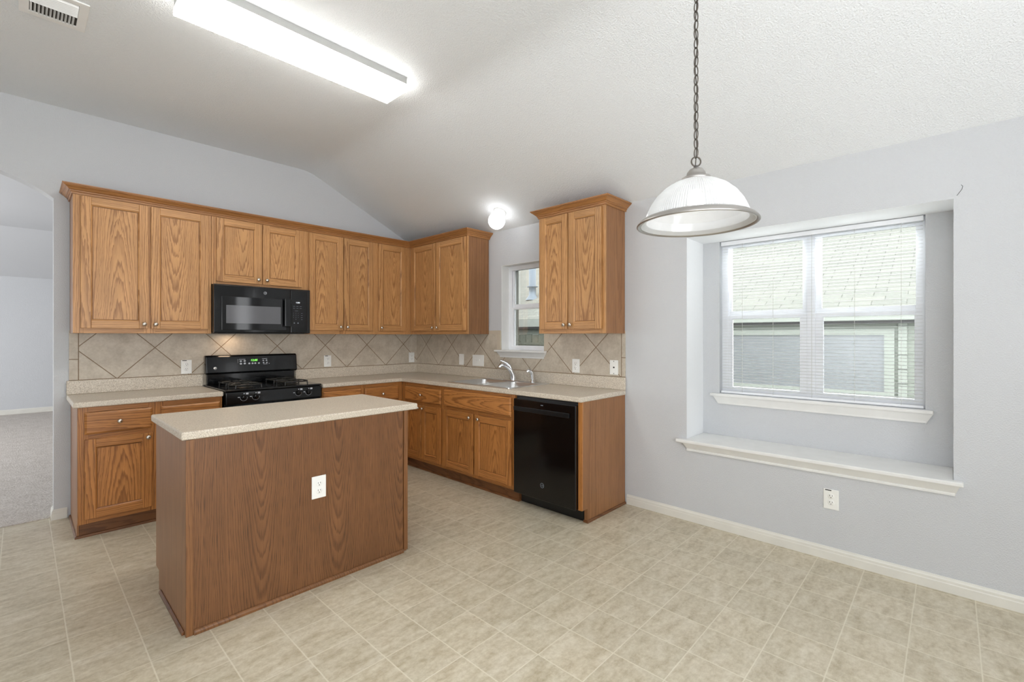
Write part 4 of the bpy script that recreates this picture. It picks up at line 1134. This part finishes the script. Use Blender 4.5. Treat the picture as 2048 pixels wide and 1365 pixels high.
mb = MB(); mb.tube([(px + .0165 * math.cos(YAW) * math.cos(a), py - .0165 * math.sin(YAW) * math.cos(a), 1.970 + .0165 * math.sin(a)) for a in [2 * math.pi * i / 24 for i in range(24)]], 0.0026, 8, closed=True)
mb.build('hanging_loop', 'dark_bronze', pd)
mb = MB(); z = 2.001; i = 0
while z < ZC - .045:
    a = 0.5 + (0 if i % 2 else math.pi / 2) - 0.9; ca, sa = math.cos(a), math.sin(a)
    pts = [(px + ca * .0085 * math.cos(q), py + sa * .0085 * math.cos(q), z + .0185 * math.sin(q) * (1.0)) for q in [2 * math.pi * j / 16 for j in range(16)]]
    mb.tube(pts, 0.0021, 6, closed=True); z += 0.0325; i += 1
mb.tube([(px + .003 * math.sin(j * 1.7), py + .003 * math.cos(j * 1.3), 1.955 + (ZC - .03 - 1.955) * j / 30) for j in range(31)], 0.0021, 6)
mb.build('chain', 'dark_bronze', pd)
MB().lathe([(0.0, ZC - .050), (0.02, ZC - .048), (0.05, ZC - .025), (0.062, ZC - .006), (0.062, ZC - .0005)], 28, 0, T).build('canopy', 'pewter', pd)
MB().lathe([(0.014, 1.900), (0.014, 1.868)], 14, 0, T).build('socket', 'end_cap', pd)
MB().lathe([(0.012, 1.868), (0.016, 1.858)] + [(0.030 * math.sin(math.radians(a)), 1.832 + 0.030 * math.cos(math.radians(a))) for a in range(40, 181, 14)], 20, 0, T).build('bulb', 'bulb', pd)

# ceiling register
vt = thing('air_vent', 'white metal air register in the ceiling at the archway end', 'vent', (-3.235, -1.43, ZC))
VX0, VX1, VY0, VY1 = -3.365, -3.112, -1.585, -1.283
mb = MB(); mb.cells([VX0, VX0 + .038, VX1 - .038, VX1], [VY0, VY0 + .038, VY1 - .038, VY1], ZC - .008, ZC - .0005, lambda i, j: not (i == 1 and j == 1))
mb.build('vent_frame', 'vent', vt, bevel=0.003)
MB().box(VX0 + .036, VX1 - .036, VY0 + .036, VY1 - .036, ZC - .0016, ZC - .0004).build('duct_opening', 'vent_dark', vt)
def louver(p, q, lean):
    """thin tilted blade from p to q (plan), leaning by the plan vector lean"""
    t0, t1 = ZC - .0135, ZC - .0025; v = []
    for w in (0.0, 0.0012):
        for (x, y), z, l in ((p, t0, 0), (q, t0, 0), (q, t1, 1), (p, t1, 1)):
            v.append((x + lean[0] * l + (w if lean[0] else 0), y + lean[1] * l + (w if lean[1] else 0), z))
    MB().add(v, [(0, 1, 2, 3), (7, 6, 5, 4), (0, 4, 5, 1), (1, 5, 6, 2), (2, 6, 7, 3), (3, 7, 4, 0)]).build('vent_slat', 'vent', vt)
for i in range(12):
    x = VX0 + .046 + i * (VX1 - VX0 - .096) / 11
    louver((x, VY1 - .039), (x, VY1 - .140), (-.006, 0))
for i in range(7):
    y = VY1 - .150 - i * 0.0165
    louver((VX0 + .039, y), (VX1 - .039, y), (0, -.006))

# ------------------------------------------------------------------ outdoors, seen through the windows
GZ = -0.75
struct(MB().box(0.18, 16, -12, 10, GZ - .1, GZ).build('ground_outside', 'lawn'))
# brick veneer of this house around the small window
mb = wall_grid([-2.9, KY0 + .03, KY1 - .010, 0.5], [GZ, KZ0 - .02, KZ1 - .02, 2.5], 0.1715, 0.245, lambda i, j: not (i == 1 and j == 1))
struct(mb.build('wall_brick_outside', 'brick'))
hs = thing('neighbor_house', 'pale neighboring house with shingled roof seen through both windows', 'house', (4.0, -1.5, GZ))
HY0, HY1 = -9.0, 7.0
MB().box(4.0, 4.2, HY0, HY1 - .25, GZ, 1.66).build('house_wall', 'siding', hs)
mb = MB(); ex, ez, rx, rz = 3.86, 1.705, 7.35, 3.46
v = [(ex, HY0, ez), (ex, HY1, ez), (rx, HY1 - 0.9, rz), (rx, HY0, rz)]
v += [(p[0], p[1], p[2] - .06) for p in v]
mb.add(v, [(0, 1, 2, 3), (7, 6, 5, 4), (0, 4, 5, 1), (1, 5, 6, 2), (2, 6, 7, 3), (3, 7, 4, 0)])
mb.build('roof', 'shingle', hs)
MB().box(3.85, 3.875, HY0, HY1, 1.545, 1.698).build('fascia', 'ext_trim', hs)
MB().box(3.858, 4.0, HY0, HY1, 1.505, 1.544).build('eave_shadow_strip', 'slot', hs)  # dark strip painted for the shadow line under the eave
f_ = MB(); f_.cells([-4.285, -4.185, -2.05, -1.95], [0.56, 0.66, 1.365, 1.44], 3.96, 4.0, lambda i, j: not (i == 1 and j == 1)).map(lambda a, b, c: (c, a, b))
wn_ = f_.build('house_window', 'ext_trim', hs)
MB().box(3.985, 3.998, -4.185, -2.05, 0.66, 1.365).build('screen', 'ext_glass', wn_)
mb = MB(); mb.box(3.965, 3.999, -4.405, -4.315, GZ, 1.545)
mb.build('downspout', 'ext_trim', hs, bevel=0.01)
m = MB()
for i in range(12): m.box(3.960, 3.966, -4.405, -4.315, 1.47 - i * .175, 1.475 - i * .175)
m.build('downspout_band', 'slot', hs)
MB().lathe([(0.16, 0), (0.15, .03), (0.085, .12), (0.085, .30), (0.13, .31), (0.13, .33), (0.085, .34), (0.085, 1.15)], 20, 0, Matrix.Translation((4.95, 2.40, 2.20))).build('flue_pipe', 'flue', hs)
# board fence between the houses
fe = thing('board_fence', 'grey wooden board fence standing between the two houses', 'fence', (3.2, 1.8, GZ))
y = 0.3
while y < 3.6:
    MB().box(3.19, 3.21, y, y + .135, GZ, 1.385 + random.uniform(-.012, .012)).build('board', 'fence', fe); y += 0.150
MB().box(3.15, 3.19, 0.3, 3.6, 1.19, 1.235).build('rail', 'fence', fe)
